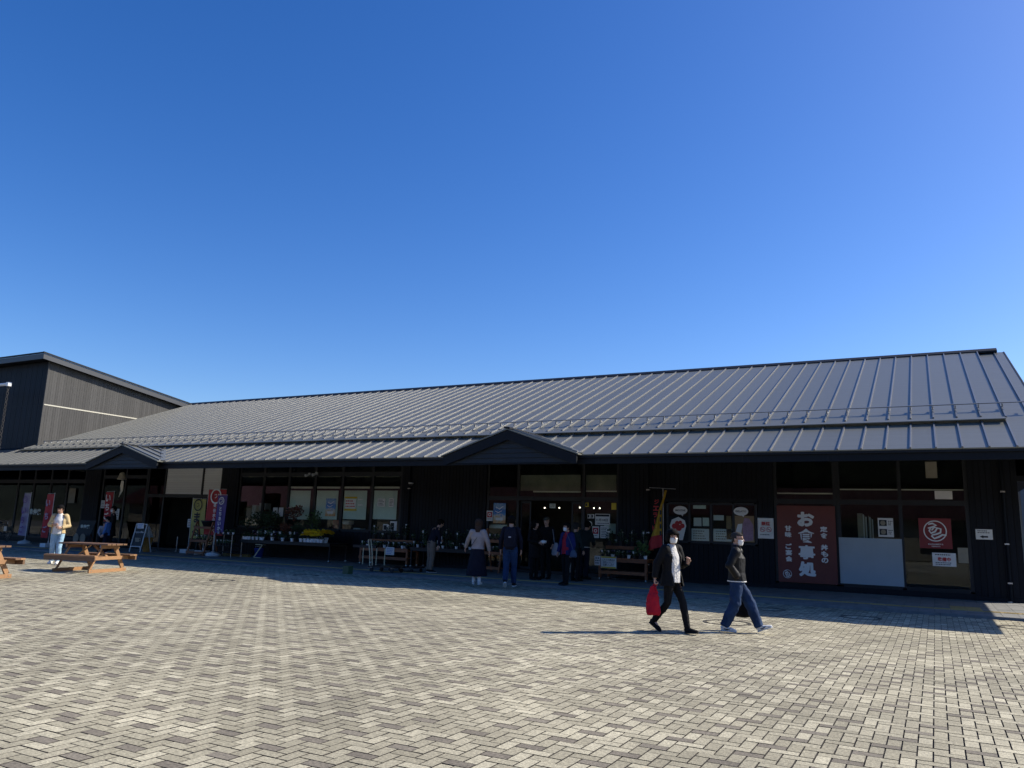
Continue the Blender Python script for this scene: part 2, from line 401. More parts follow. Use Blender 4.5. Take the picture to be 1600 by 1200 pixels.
for cx, cy, horiz, dark, p in cand:
    dz = rngp.uniform(-.0018, .0012)
    if (cx, cy) in near:
        o = link('paver', BM[(horiz, dark)], plaza, (cx, cy, dz), rngp.uniform(-.008, .008)); continue
    a = (U if horiz else U / 2) - G_ / 2; b = (U / 2 if horiz else U) - G_ / 2
    tx = rngp.uniform(-.006, .006); ty = rngp.uniform(-.006, .006)
    k = len(fv)
    if cy < 11:
        e = .0016
        for (u, v_) in ((-a, -b), (a, -b), (a, b), (-a, b)): fv.append((cx + u, cy + v_, dz - .05))
        for (u, v_) in ((-a, -b), (a, -b), (a, b), (-a, b)): fv.append((cx + u, cy + v_, dz - e + tx * u + ty * v_))
        for (u, v_) in ((-a + e, -b + e), (a - e, -b + e), (a - e, b - e), (-a + e, b - e)): fv.append((cx + u, cy + v_, dz + tx * u + ty * v_))
        ff.append((k + 8, k + 9, k + 10, k + 11))
        for i in range(4):
            i2 = (i + 1) % 4; ff.append((k + i, k + i2, k + i2 + 4, k + i + 4)); ff.append((k + i + 4, k + i2 + 4, k + i2 + 8, k + i + 8))
        fm += [1 if dark else 0] + [2] * 8
    else:
        for (u, v_) in ((-a, -b), (a, -b), (a, b), (-a, b)): fv.append((cx + u, cy + v_, dz - .05))
        for (u, v_) in ((-a, -b), (a, -b), (a, b), (-a, b)): fv.append((cx + u, cy + v_, dz + tx * u + ty * v_))
        ff.append((k + 4, k + 5, k + 6, k + 7))
        for i in range(4):
            i2 = (i + 1) % 4; ff.append((k + i, k + i2, k + i2 + 4, k + i + 4))
        fm += [1 if dark else 0] + [2] * 4
me = bpy.data.meshes.new('paver_field'); me.from_pydata(fv, [], ff); me.materials.append(PAVER_L); me.materials.append(PAVER_D); me.materials.append(M['joint'])
me.polygons.foreach_set('material_index', fm); me.update()
pf = link('paver_field', me, plaza); tag(pf, kind='stuff')
print('pavers', len(cand))

# the same paving beyond the laid pieces, all round the square
PA, PB = gnd(-168, 1358), gnd(1768, 1358); dR = (gnd(1768, 960) - PB); PC = PB + dR * ((YK - .1 - PB.y) / dR.y); dL = (gnd(-168, 900) - PA); PD = PA + dL * ((XA + .05 - PA.x) / dL.x)
zz = -.004; ap = MB()
ap.add([(PB.x + .05, PB.y, zz), (PC.x + .05, PC.y, zz), (34, YK - .02, zz), (34, -20.5, zz), (PB.x + .05, -20.5, zz)], [(0, 1, 2, 3, 4)])
ap.add([(PA.x, PA.y - .05, zz), (PB.x + .05, PB.y - .05, zz), (PB.x + .05, -20.5, zz), (PA.x, -20.5, zz)], [(0, 1, 2, 3)])
ap.add([(PD.x, PD.y - .05, zz), (PA.x, PA.y - .05, zz), (PA.x, -20.5, zz), (PD.x, -20.5, zz)], [(0, 1, 2, 3)])
ap.add([(-90, YK - .02, zz), (PD.x, YK - .02, zz), (PD.x, -20.5, zz), (-90, -20.5, zz)], [(0, 1, 2, 3)])
for i, f_ in enumerate(ap.f): ap.f[i] = f_[::-1] if (Vector(ap.v[f_[1]]) - Vector(ap.v[f_[0]])).cross(Vector(ap.v[f_[2]]) - Vector(ap.v[f_[1]])).z < 0 else f_
ap.build('paving_beyond', apron_mat(), plaza)

# walkway along the shops: kerb, drain, floor tiles, tactile strip
walk = tag(MB().box(-60, 14, YK + .17, 30, -.07, ZF - .012).build('walkway', M['joint']), kind='structure')
kerb = tag(MB().box(-60, 14, YK, YK + .05, -.07, -.02).build('kerb', M['drain']), kind='structure')
for i in range(124):
    x0 = -60 + i * .6
    if x0 < -45 or x0 > 5: continue
    MB().box(x0, x0 + .594, YK + .05, YK + .168, -.068, ZF).build('kerb_stone', M['kerbm'], kerb)
YT = 19.75; TS = .318
tm = MB(); trng = random.Random(5)
rows = [YK + .172 + i * .3 for i in range(16)]
for y0 in rows:
    y1 = min(y0 + .3, YW - .02)
    if abs((y0 + y1) / 2 - YT - .15) < .16: continue
    for i in range(int(52 / .3)):
        x0 = -46 + i * .3
        dz = trng.uniform(-.001, .001)
        k0, k1, l0, l1 = x0 + .003, x0 + .297, y0 + .003, y1 - .003
        tm.add([(k0, l0, ZF + dz - .03), (k1, l0, ZF + dz - .03), (k1, l1, ZF + dz - .03), (k0, l1, ZF + dz - .03), (k0, l0, ZF + dz), (k1, l0, ZF + dz), (k1, l1, ZF + dz), (k0, l1, ZF + dz)],
               [(4, 5, 6, 7), (0, 1, 5, 4), (1, 2, 6, 5), (2, 3, 7, 6), (3, 0, 4, 7)])
tag(tm.build('floor_tile_field', M['concrete'], walk), kind='stuff')
ty0 = [y for y in rows if abs(y + .15 - YT - .15) < .16][0]
tb = MB(); tb.box(0, TS - .008, .012, .288, -.03, .002)
for k in range(4): tb.box(.02, TS - .028, .035 + k * .066, .068 + k * .066, .0021, .007)
tme = tb.mesh('tactile_tile', M['tactile'])
for i in range(int(48 / TS)):
    link('tactile_tile', tme, walk, (-44 + i * TS, ty0, ZF))
db = MB(); db.box(0, .294, .006, .294, -.03, .006)
dme = db.mesh('tactile_tile', M['tactile'])
pw = gnd(1486, 946, ZF)
for i in range(2):
    for j in range(3):
        link('tactile_tile', dme, walk, (round(pw.x / .3) * .3 - .1 + i * .3, ty0 + .302 + j * .3, ZF))

# iron covers let into the paving
def manhole(px, py, r, label, z=.002):
    c = gnd(px, py, 0); b = MB(); n = 40
    for r0, r1, z1 in ((r, r - .03, z + .004), (r - .045, r - .06, z + .003)):
        vs = []; fs = []
        for j in range(n):
            t = 2 * math.pi * j / n
            vs += [(c.x + r0 * math.cos(t), c.y + r0 * math.sin(t), z1), (c.x + r1 * math.cos(t), c.y + r1 * math.sin(t), z1), (c.x + r0 * math.cos(t), c.y + r0 * math.sin(t), -.04), (c.x + r1 * math.cos(t), c.y + r1 * math.sin(t), -.04)]
        for j in range(n):
            a, d = 4 * j, 4 * ((j + 1) % n)
            fs += [(a, d, d + 1, a + 1), (a, a + 2, d + 2, d), (a + 1, d + 1, d + 3, a + 3), (a + 2, a + 3, d + 3, d + 2)]
        b.add(vs, fs)
    tag(b.build('manhole_cover', M['iron'], loc=(c.x, c.y, -.04)), label, 'manhole cover', 'iron covers in the paving')
manhole(1345, 965, .37, 'round iron ringed cover in the shaded paving before the red banner board')
manhole(1136, 973, .40, 'round iron ringed cover in sunlit paving between the two walkers')
manhole(1200, 952, .34, 'round iron cover in shaded paving behind the walking man')
manhole(1594, 981, .36, 'round iron cover in the sunlit paving at the far right edge')
manhole(478, 899, .36, 'round iron cover in shade beyond the potted flower table')
manhole(347, 907, .30, 'small round iron cover at the shadow edge right of the picnic table')

# ================================================================== MARKET HALL
YE = 18.4; ZE = CAM_H + .10566 * YE; SL = .39266; YR = 29.07; XV = 2.29; XBLK = -36.0
ZR = ZE + SL * (YR - YE)
NRM = Vector((0, -SL, 1)).normalized(); DNS = Vector((0, 1, SL)).normalized()
def RP(x, t, off=0.):                          # point on the roof: t metres in plan from the eave
    return Vector((x, YE + t, ZE + SL * t)) + NRM * off
hall = thing('market_hall', 'long dark single-storey market hall with ribbed metal roof', 'building', (-16, YW, 0))
HO = org(hall)
T1 = 2.14; TR = YR - YE
RIB = .476
x_rib0 = onY(1422.5, 700, YE).x
ribx = [x_rib0 + k * RIB for k in range(-112, 6)]
ribx = [x for x in ribx if x > -52]

# roof deck (underside) and back slope
rb = MB()
xl = -58.0
def slab(b, x0, x1, t0, t1, o0, o1, mi=0):
    p = [RP(x0, t0, o0), RP(x1, t0, o0), RP(x1, t1, o0), RP(x0, t1, o0), RP(x0, t0, o1), RP(x1, t0, o1), RP(x1, t1, o1), RP(x0, t1, o1)]
    b.add(p, [(0, 3, 2, 1), (4, 5, 6, 7), (0, 1, 5, 4), (1, 2, 6, 5), (2, 3, 7, 6), (3, 0, 4, 7)], mi)
slab(rb, xl, XV - .02, .03, TR, -.16, -.03)
YBK = 2 * YR - YE
rb.add([(xl, YR, ZR - .16), (XV - .02, YR, ZR - .16), (XV - .02, YBK, ZE - .16), (xl, YBK, ZE - .16), (xl, YR, ZR), (XV - .02, YR, ZR), (XV - .02, YBK, ZE), (xl, YBK, ZE)],
       [(0, 3, 2, 1), (4, 5, 6, 7), (0, 1, 5, 4), (1, 2, 6, 5), (2, 3, 7, 6), (3, 0, 4, 7)])
roof = rb.build('roof', M['trim'], hall)

XS = onY(1565, 653, YE + T1).x + .05            # right end of the stepped upper roof
UP = .075
GB = dict(xc=-9.93, hw=2.02, za=4.05, lab='b'); GL = dict(xc=-25.85, hw=1.98, za=3.97, lab='l')
pan_cache = {}
def pan(x0, x1, t0, t1, off, name='pan', m=None):
    key = (round(x1 - x0, 4), round(t0, 3), round(t1, 3), off)
    if key not in pan_cache:
        b = MB(); slab(b, 0, x1 - x0, t0, t1, off - .028, off)
        pan_cache[key] = b.mesh(name, m or M['roof'])
    return link(name, pan_cache[key], roof, (x0, 0, 0))
def rib(x, t0, t1, off):
    key = ('r', round(t0, 3), round(t1, 3), off)
    if key not in pan_cache:
        b = MB()
        slab(b, -.019, .019, t0, t1, off - .005, off + .024)
        slab(b, -.013, .013, t0 + .002, t1, off + .0245, off + .034)
        pan_cache[key] = b.mesh('rib', M['rib'])
    return link('rib', pan_cache[key], roof, (x, 0, 0))
TU = T1 - .12
for i, x in enumerate(ribx):
    xn = ribx[i + 1] if i + 1 < len(ribx) else XV
    if x > XS - .2:                              # the strip by the verge runs straight from eave to ridge
        rib(x, -.05, TR - .05, 0.); pan(x, xn - .004, -.04, TR, 0.)
        if x < XS + .3: rib(x, TU, TR - .05, UP)
        continue
    rib(x, -.05, T1 + .05, 0.); pan(x, xn - .004, -.04, T1 + .1, 0.)
    if x > XBLK - .3:
        pan(x, xn - .004, TU, TR, UP); rib(x, TU + .10, TR - .05, UP)
# front trim of the upper roof
b = MB(); slab(b, XBLK, XS, TU - .06, TU - .004, UP - .075, UP + .02); slab(b, XBLK, XS + .01, TU - .16, TU - .062, UP + .0, UP + .022)
b.build('step_trim', M['roof'], roof)
# ridge cap and verge flashing
b = MB(); b.add([(XBLK, YR - .22, ZR - .03 + .06), (XV - .18, YR - .22, ZR + .03), (XV - .18, YR, ZR + .15), (XBLK, YR, ZR + .15), (XBLK, YR - .22, ZR - .03), (XV - .18, YR - .22, ZR - .03), (XV - .18, YR + .22, ZR - .0), (XBLK, YR + .22, ZR)],
                [(0, 1, 2, 3), (0, 4, 5, 1), (3, 2, 6, 7), (1, 5, 6, 2), (0, 3, 7, 4), (4, 7, 6, 5)])
b.build('ridge_cap', M['trim'], roof)
b = MB(); slab(b, XV - .006, XV + .03, -.06, TR, -.24, .012)
b.build('verge_board', M['trim'], roof)
# snow guard
TB = YE and (21.2 - YE)
b = MB(); b.bar(RP(XBLK + .3, TB + .02, UP + .15), RP(XV - .02, TB + .02, UP + .15), DNS * .028, NRM * .010)
b.build('snow_rail', M['rib'], roof)
bb = MB(); bb.bar(RP(0, TB - .03, UP + .06), RP(0, TB - .03, UP + .142), DNS * .03, Vector((.016, 0, 0))); bb.bar(RP(0, TB - .08, UP + .066), RP(0, TB + .08, UP + .066), Vector((.024, 0, 0)), NRM * .006)
bme = bb.mesh('snow_bracket', mat('bracket_zinc', (.30, .30, .29), .5, .4))
for x in ribx:
    if XBLK + .3 < x < XV: link('snow_bracket', bme, roof, (x, 0, 0))
# fascia and gutter
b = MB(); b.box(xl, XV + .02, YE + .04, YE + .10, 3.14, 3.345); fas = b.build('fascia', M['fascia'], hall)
b = MB(); b.box(xl, XV + .02, YE - .02, YE + .037, 3.30, 3.352); b.build('drip_edge', M['trim'], fas)
for px in (1293, 1160, 1090, 850 + 85, 560, 410):
    X = onY(px, 710, YE).x; MB().box(X - .012, X + .012, YE + .03, YE + .0395, 3.142, 3.299).build('fascia_joint', M['trim'], fas)

# front gables
def gable(g, ribs):
    xc, hw, za = g['xc'], g['hw'], g['za']; yf = 18.16; zf = 3.37; s = (za - zf) / hw
    zt = za + .035
    back = YE + (za - ZE) / SL + .05
    b = MB()                                       # verge boards, one each side, and the header beam below
    for sg in (-1, 1):
        P = [(xc, zt - .02), (xc + sg * hw, zf - .02), (xc + sg * hw, zf - .24), (xc + sg * (hw - .10), zf - .24), (xc, zt - .30)]
        b.prism(P, yf, yf + .06)
    gb = b.build('gable', M['fascia'], hall)
    b = MB(); b.box(xc - hw + .12, xc + hw - .12, yf + .065, yf + .12, 3.135, zf - .20); b.build('header_beam', M['fascia'], gb)
    # lap boards behind
    z = zf - .19; k = 0
    while z < zt - .34:
        half = min(hw - .15, (zt - .27 - z) / s)
        b = MB(); b.add([(xc - half, yf + .085, z), (xc + half, yf + .085, z), (xc + half, yf + .11, z + .128), (xc - half, yf + .11, z + .128), (xc - half, yf + .13, z), (xc + half, yf + .13, z), (xc + half, yf + .13, z + .128), (xc - half, yf + .13, z + .128)],
                        [(0, 1, 2, 3), (4, 7, 6, 5), (0, 4, 5, 1), (3, 2, 6, 7), (0, 3, 7, 4), (1, 5, 6, 2)])
        b.build('lap_board', M['siding_gable'], gb); z += .13
    # little roof: two slopes
    for sg in (-1, 1):
        def GP(u, y, off=0.): return Vector((xc + sg * u, y, zt - s * u + off))
        def ymeet(u): return YE + (zt - s * u - ZE) / SL + .02
        b = MB()
        A, B_, Cc, D = GP(0, yf - .03), GP(hw + .05, yf - .03), GP(hw + .05, max(yf + .2, ymeet(hw + .05)) + .1), GP(0, ymeet(0) + .25)
        dz = Vector((0, 0, -.03)); vs = [A, B_, Cc, D, A + dz, B_ + dz, Cc + dz, D + dz]
        b.add(vs, [(0, 1, 2, 3), (7, 6, 5, 4), (0, 4, 5, 1), (1, 5, 6, 2), (2, 6, 7, 3), (3, 7, 4, 0)])
        b.build('gable_slope', M['roof'], gb)
        for k in range(ribs):
            y = yf + .12 + k * .455
            umax = min(hw - .02, (zt - ZE - (y - YE) * SL) / s)
            if umax < .1: continue
            bb_ = MB(); bb_.bar(GP(.03, y, .02), GP(umax, y, .02), (0, .028, 0), (0, 0, .025)); bb_.build('rib', M['rib'], gb)
        bb_ = MB(); u1 = hw + .02; u0 = .05
        bb_.bar(GP(u0, ymeet(u0) - .06, .028), GP(u1, ymeet(u1) - .06 if ymeet(u1) > yf else yf + .1, .028), (.05, .07, 0), (0, 0, .006)); bb_.build('valley_flashing', M['roof'], gb)
    bb_ = MB(); bb_.bar((xc, yf - .05, zt + .02), (xc, back + .3, zt + .02), (.09, 0, -.01), (0, 0, .025)); bb_.build('gable_ridge', M['trim'], gb)
    return gb
M['siding_gable'] = mat('gable_siding', (.010, .013, .016), .65, var=.2, scale=4, obj=.15)
gable(GB, 4); gable(GL, 4)

# walls: vertical boards
def boards(name, x0, x1, z0, z1, y, parent, m, bw=.14, axis='x', thick=.022, gap=.010, ztop=None, backing=True):
    b = MB(); n = max(1, round(abs(x1 - x0) / bw)); wd = (x1 - x0) / n
    for i in range(n):
        a0 = x0 + i * wd + gap / 2; a1 = x0 + (i + 1) * wd - gap / 2; th = thick + (i * 7 % 3) * .002
        if axis == 'x': b.box(a0, a1, y - th, y, z0, z1 if ztop is None else ztop((a0 + a1) / 2))
        else:
            zt0 = z1 if ztop is None else ztop(a0); zt1 = z1 if ztop is None else ztop(a1)
            b.add([(y, a0, z0), (y + th, a0, z0), (y + th, a1, z0), (y, a1, z0), (y, a0, zt0), (y + th, a0, zt0), (y + th, a1, zt1), (y, a1, zt1)],
                  [(0, 3, 2, 1), (4, 5, 6, 7), (0, 1, 5, 4), (1, 2, 6, 5), (2, 3, 7, 6), (3, 0, 4, 7)])
    o = b.build(name, m, parent); o['kind'] = 'stuff'; return o
ZT = 4.9
XW1 = W(1588, 740)[0]                              # right end of the facade
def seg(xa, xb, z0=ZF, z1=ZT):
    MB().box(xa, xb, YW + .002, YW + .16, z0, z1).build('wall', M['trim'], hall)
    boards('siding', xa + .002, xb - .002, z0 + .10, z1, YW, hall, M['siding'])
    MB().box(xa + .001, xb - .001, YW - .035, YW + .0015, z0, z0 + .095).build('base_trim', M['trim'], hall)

def window(name, xs, z0, z1, zb=(), y=YW + .03, fr=.045, glass=True, depth=.08, openp=()):
    """frame with vertical members at xs and horizontal bars at zb; one pane per opening"""
    b = MB(); zz = [z0] + list(zb) + [z1]
    for i, x in enumerate(xs):
        b.box(x - fr, x + fr, y, y + depth, z0, z1)
    for i in range(len(xs) - 1):
        for j, z in enumerate(zz):
            h = fr * (1.5 if 0 < j < len(zz) - 1 else 1)
            b.box(xs[i] + fr, xs[i + 1] - fr, y + .004, y + depth - .004, z - h, z + h)
    f = b.build(name, M['frame'], hall)
    for i in range(len(xs) - 1):
        for j in range(len(zz) - 1):
            if (i, j) in openp: continue
            g = MB().box(xs[i] + fr * .8, xs[i + 1] - fr * .8, y + .035, y + .041, zz[j] + fr * .8, zz[j + 1] - fr * .8)
            g.build('pane', GLASS, f)
    return f
def X_(px, py=800): return W(px, py)[0]
def Z_(py, px=800): return W(px, py)[1]

# --- right-hand restaurant front
xa, xb, xc_, xd = X_(1211, 780), X_(1304, 780), X_(1410, 850), X_(1510, 780)
ztr = Z_(785, 1400); zs2 = Z_(728, 1400)
seg(xd + .045, XW1)
MB().box(xa - .045, xd + .045, YW + .0, YW + .14, ZF, .20).build('wall', M['trim'], hall)
win_r1 = window('window', [xa, xb], .245, ZT - .02, [ztr])
win_r2 = window('window', [xb + .092, xc_, xd], .245, ZT - .02, [ztr])
# --- kiosk wall
xk0, xk1 = X_(966, 800), xa - .045
gx0, gx1, gz0, gz1 = X_(1043, 800), X_(1181, 800), Z_(848, 1110), Z_(787, 1110)
seg(xk0, gx0 - .05); seg(gx1 + .05, xk1)
seg(gx0 - .05, gx1 + .05, ZF, gz0 - .05); seg(gx0 - .05, gx1 + .05, gz1 + .05, ZT)
kiosk = window('window', [gx0, X_(1077), X_(1111), X_(1146), gx1], gz0, gz1, y=YW + .0, fr=.035)
# --- middle entrance
e0, e1, e2, e3 = X_(761, 800), X_(808, 800), X_(911, 800), X_(965, 800)
ez = Z_(779, 860)
door_m = window('entrance', [e0, e1, e2, e3], ZF + .045, ZT - .02, [ez], openp={(1, 0)})
# sliding leaves pushed aside
for (da, db_) in ((e1 + .06, e1 + .46), (e2 - .46, e2 - .06)):
    b = MB(); zt_ = ez - .09
    for (p0, p1, q0, q1) in ((da, da + .05, ZF + .1, zt_), (db_ - .05, db_, ZF + .1, zt_), (da + .05, db_ - .05, ZF + .1, ZF + .2), (da + .05, db_ - .05, zt_ - .07, zt_)): b.box(p0, p1, YW + .125, YW + .16, q0, q1)
    lf = b.build('sliding_leaf', M['frame'], door_m)
    MB().box(da + .04, db_ - .04, YW + .14, YW + .146, ZF + .19, zt_ - .06).build('leaf_pane', GLASS, lf)
seg(e3 + .05, xk0 - .001) if xk0 - e3 > .1 else None
# --- wall with the camera, window band
w0, w1 = X_(371, 790), X_(625, 790)
seg(w1 + .05, e0 - .05)
wz0 = Z_(831, 600); wz1 = ZT - .02
seg(w0 - .05, w1 + .05, ZF, wz0 - .046)
mul = [w0, X_(409.5, 780), X_(449, 780), X_(490, 780), X_(533, 780), X_(580, 780), w1]
zbar = Z_(741, 500)
win_m = window('window', mul, wz0, wz1, [zbar], fr=.055)
# --- left entrance with white slatted screens above
l0, l1, l2, l3 = X_(226, 800), X_(252, 800), X_(315, 760), X_(345, 760)
seg(l3 + .05, w0 - .05)
lz = Z_(775, 300)
door_l = window('entrance', [l0, l1, l2, l3], ZF + .045, ZT - .02, [lz], openp={(1, 0), (1, 1), (2, 1)})
MB().box(l1 + .05, l2 - .05, YW - .0, YW + .025, lz + .07, lz + .075).build('screen_sill', M['frame'], door_l)
for (s0, s1) in ((l1 + .05, l2 - .05), (l2 + .05, l3 - .05)):
    z = lz + .075
    while z < 3.75:
        b = MB(); b.add([(s0, YW + .06, z), (s1, YW + .06, z), (s1, YW + .075, z + .098), (s0, YW + .075, z + .098), (s0, YW + .09, z), (s1, YW + .09, z), (s1, YW + .09, z + .098), (s0, YW + .09, z + .098)],
                        [(0, 1, 2, 3), (4, 7, 6, 5), (0, 4, 5, 1), (3, 2, 6, 7), (0, 3, 7, 4), (1, 5, 6, 2)])
        b.build('slat', M['shutter'], door_l); z += .101
    z += .0
# --- far left glass front
f0 = X_(152, 800)
seg(f0 + .05, l0 - .05) if False else None
fm_ = [-56.0, -52, -48.6, X_(-20, 790), X_(23, 790), X_(48, 790), X_(74, 790), X_(100, 790), X_(128, 790)]
win_l = window('window', fm_, .30, ZT - .02, [Z_(752, 60)], fr=.06)
MB().box(-56, fm_[-1] + .06, YW, YW + .14, ZF, .255).build('wall', M['trim'], hall)
seg(fm_[-1] + .06, X_(152, 800))
win_l2 = window('window', [X_(154, 800) + .05, X_(190, 800), l0 - .11], .12, ZT - .02, [Z_(745, 190)], fr=.05)

# --- sides, back and interior
b = MB(); b.box(XW1 - .16, XW1, YW + .161, 35, ZF, 3.2); b.prism([(0, 0)] * 0 or [(XW1 - .16, 3.2), (XW1, 3.2), (XW1, 3.3), (XW1 - .16, 3.3)], YW + .161, 35); b.build('end_wall', M['trim'], hall)
gw = MB(); n_ = 1
gw.add([(XW1 - .15, YW + .17, 3.3), (XW1 - .15, 35, 3.3), (XW1 - .15, YR, ZR - .2), (XW1 - .01, YW + .17, 3.3), (XW1 - .01, 35, 3.3), (XW1 - .01, YR, ZR - .2)],
       [(0, 2, 1), (3, 4, 5), (0, 1, 4, 3), (1, 2, 5, 4), (2, 0, 3, 5)]); gw.build('end_gable', M['trim'], hall)
MB().box(-57, XW1, 35, 35.2, ZF, 5.2).build('back_wall', M['trim'], hall)
MB().box(-57.1, -57, YE, 35, ZF, 4.8).build('end_wall', M['trim'], hall)
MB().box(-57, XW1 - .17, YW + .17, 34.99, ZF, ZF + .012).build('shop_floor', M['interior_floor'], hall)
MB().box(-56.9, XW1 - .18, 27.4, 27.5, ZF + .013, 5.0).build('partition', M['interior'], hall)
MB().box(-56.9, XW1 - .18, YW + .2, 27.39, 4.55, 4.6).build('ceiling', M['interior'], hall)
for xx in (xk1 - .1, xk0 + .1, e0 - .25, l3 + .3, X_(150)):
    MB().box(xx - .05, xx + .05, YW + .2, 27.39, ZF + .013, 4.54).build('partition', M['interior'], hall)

# lit ceiling lamps deep inside the shop
LAMP = bpy.data.materials.new('lamp_glow'); LAMP.use_nodes = True
_b = LAMP.node_tree.nodes['Principled BSDF']; _b.inputs['Emission Color'].default_value = (1, .9, .72, 1); _b.inputs['Emission Strength'].default_value = 4
for px, py in ((851, 793.5), (874, 793.5), (906, 793), (928, 794), (937, 794), (520, 789), (562, 790)):
    c = onY(px, py, 26.6)
    lt = MB().tube([(c.x, 26.6, c.z + .05), (c.x, 26.6, 4.54)], .01, 6).build('ceiling_lamp', M['frame'], hall); MB().ball((c.x, 26.6, c.z), .024, n=8).build('bulb', LAMP, lt, smooth=True)

# downpipes
def downpipe(px_t, px_b, label=None):
    X = X_(px_b, 900); b = MB(); b.tube([(X, YW - .08, ZF + .02), (X, YW - .08, 3.9)], .035, 10); d = b.build('downpipe', M['fascia'], hall)
    for z in (.5, 1.45, 2.75): MB().box(X - .05, X + .05, YW - .12, YW - .03, z, z + .035).build('pipe_clip', M['steel'], d)
downpipe(1565, 1577); downpipe(636, 634); downpipe(1015, 1014)
b = MB(); X = X_(1577, 930); b.lathe((X, YW - .08, ZF), [(.055, 0), (.055, .03), (.04, .035)], 12); b.build('pipe_shoe', M['steel'], hall)
# interior blinds, films, rails
def panel(parent, name, x0, y0, x1, y1, m, Y=YW + .10, t=.006):
    """flat panel between two photo corners on plane Y"""
    a = onY(x0, (y0 + y1) / 2, Y); c = onY(x1, (y0 + y1) / 2, Y); z1 = onY((x0 + x1) / 2, y0, Y).z; z0 = onY((x0 + x1) / 2, y1, Y).z
    return MB().box(a.x, c.x, Y, Y + t, z0, z1).build(name, m, parent)
for a_, c_ in ((452, 484), (494, 527.5), (537, 572.5), (583, 620)):
    panel(win_m, 'roller_blind', a_, 766.5, c_, 811.5, M['blind'], YW + .085)
for a_, c_ in ((451, 488), (491.5, 531), (534.5, 577.5), (581, 624)):
    panel(win_m, 'blind_rail', a_, 760.3, c_, 763.2, M['rail_white'], YW + .08, .03)
for a_, c_ in ((375, 407), (411, 447), (451, 488), (491.5, 531), (534.5, 577.5), (581, 624)):
    panel(win_m, 'head_rail', a_, 742.5, c_, 745.5, M['beige'], YW + .17, .05)
panel(win_r1, 'blind_rail', 1213, 770, 1301, 772, M['rail_white'], YW + .16, .03)
panel(win_r2, 'blind_rail', 1307, 764.2, 1508, 766, M['rail_white'], YW + .16, .03)
panel(door_m, 'blind_rail', 833, 767.2, 907, 769.4, M['rail_white'], YW + .24, .03)
panel(door_m, 'blind_rail', 914, 766.5, 964, 768.6, M['rail_white'], YW + .24, .03)
panel(door_m, 'roller_blind', 811, 742, 907, 767, M['beige'], YW + .27)
panel(door_m, 'roller_blind', 914, 742, 963, 766, M['beige'], YW + .27)
panel(door_m, 'counter_edge', 764, 819.5, 792, 825.5, M['blind'], YW + .30)
panel(door_m, 'counter_edge', 944, 818, 962, 834, M['blind'], YW + .30)

# unseen panel added at the roof end to stop sun passing above the canopy
b = MB(); xi = XV - .10
b.add([(xi, YE + .11, 3.15), (xi + .06, YE + .11, 3.15), (xi + .06, 34.8, 3.15), (xi, 34.8, 3.15), (xi, YE + .11, 3.24), (xi + .06, YE + .11, 3.24), (xi + .06, YR, ZR - .2), (xi, YR, ZR - .2), (xi + .06, 34.8, 3.6), (xi, 34.8, 3.6)],
      [(0, 3, 2, 1), (0, 1, 5, 4), (4, 5, 6, 7), (7, 6, 8, 9), (2, 3, 9, 8), (1, 2, 8, 6, 5), (0, 4, 7, 9, 3)])
b.build('gable_sun_block', M['fascia'], hall)

# unseen flat canopy added past the right-hand end, its shadow closes the paving's dark band
can = thing('shadow_canopy', 'added unseen flat canopy right of the market hall, shaped to its shadow', 'canopy', (3.2, 22, 3.2))
MB().box(XV + .04, 4.08, YE, 28.5, 3.2, 3.36).build('canopy_slab', M['fascia'], can)
for y in (19.5, 22, 24.5, 27): MB().box(XV + .1, 4.0, y, y + .1, 3.1, 3.199).build('beam', M['trim'], can)
MB().box(XW1 + .001, XV + .039, 23.6, 28.4, 3.05, 3.19).build('wall_bracket', M['trim'], can)

# ================================================================== TALL BLOCK behind on the left
blk = thing('tall_block', 'tall grey timber-clad block with mono-pitch roof behind the hall, far left', 'building', (-42, 21, 0))
YB0 = 21.05; zt0, zt1 = 8.45, 7.40; YB1 = 32.0
ztop = lambda y: zt0 + (zt1 - zt0) * (y - YB0) / (28.9 - YB0)
b = MB(); b.add([(-58, YB0 + .03, 4.0), (XBLK - .03, YB0 + .03, 4.0), (XBLK - .03, YB1, 4.0), (-58, YB1, 4.0), (-58, YB0 + .03, ztop(YB0)), (XBLK - .03, YB0 + .03, ztop(YB0)), (XBLK - .03, YB1, ztop(YB1)), (-58, YB1, ztop(YB1))],
                [(0, 3, 2, 1), (4, 5, 6, 7), (0, 1, 5, 4), (1, 2, 6, 5), (2, 3, 7, 6), (3, 0, 4, 7)]); b.build('wall_core', M['trim'], blk)
ZLN = 6.41
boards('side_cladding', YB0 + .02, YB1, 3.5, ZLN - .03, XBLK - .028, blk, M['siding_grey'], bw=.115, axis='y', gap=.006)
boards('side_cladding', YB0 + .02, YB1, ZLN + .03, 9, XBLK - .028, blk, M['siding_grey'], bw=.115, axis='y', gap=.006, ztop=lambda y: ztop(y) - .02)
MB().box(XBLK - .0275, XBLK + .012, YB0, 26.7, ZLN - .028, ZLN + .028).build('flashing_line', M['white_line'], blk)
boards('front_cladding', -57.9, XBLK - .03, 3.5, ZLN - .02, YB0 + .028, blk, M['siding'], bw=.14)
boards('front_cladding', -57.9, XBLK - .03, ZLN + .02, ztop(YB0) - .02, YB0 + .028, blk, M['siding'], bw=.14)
MB().box(-57.9, XBLK - .03, YB0 - .002, YB0 + .027, ZLN - .018, ZLN + .018).build('flashing_line', M['fascia'], blk)
MB().box(XBLK - .03, XBLK + .02, YB0 - .02, YB0 + .019, 3.5, ztop(YB0)).build('corner_trim', M['siding_grey'], blk)
b = MB(); x1 = XBLK + .26; y0 = YB0 - .45
def BT(x, y, dz): return (x, y, ztop(y) + dz)
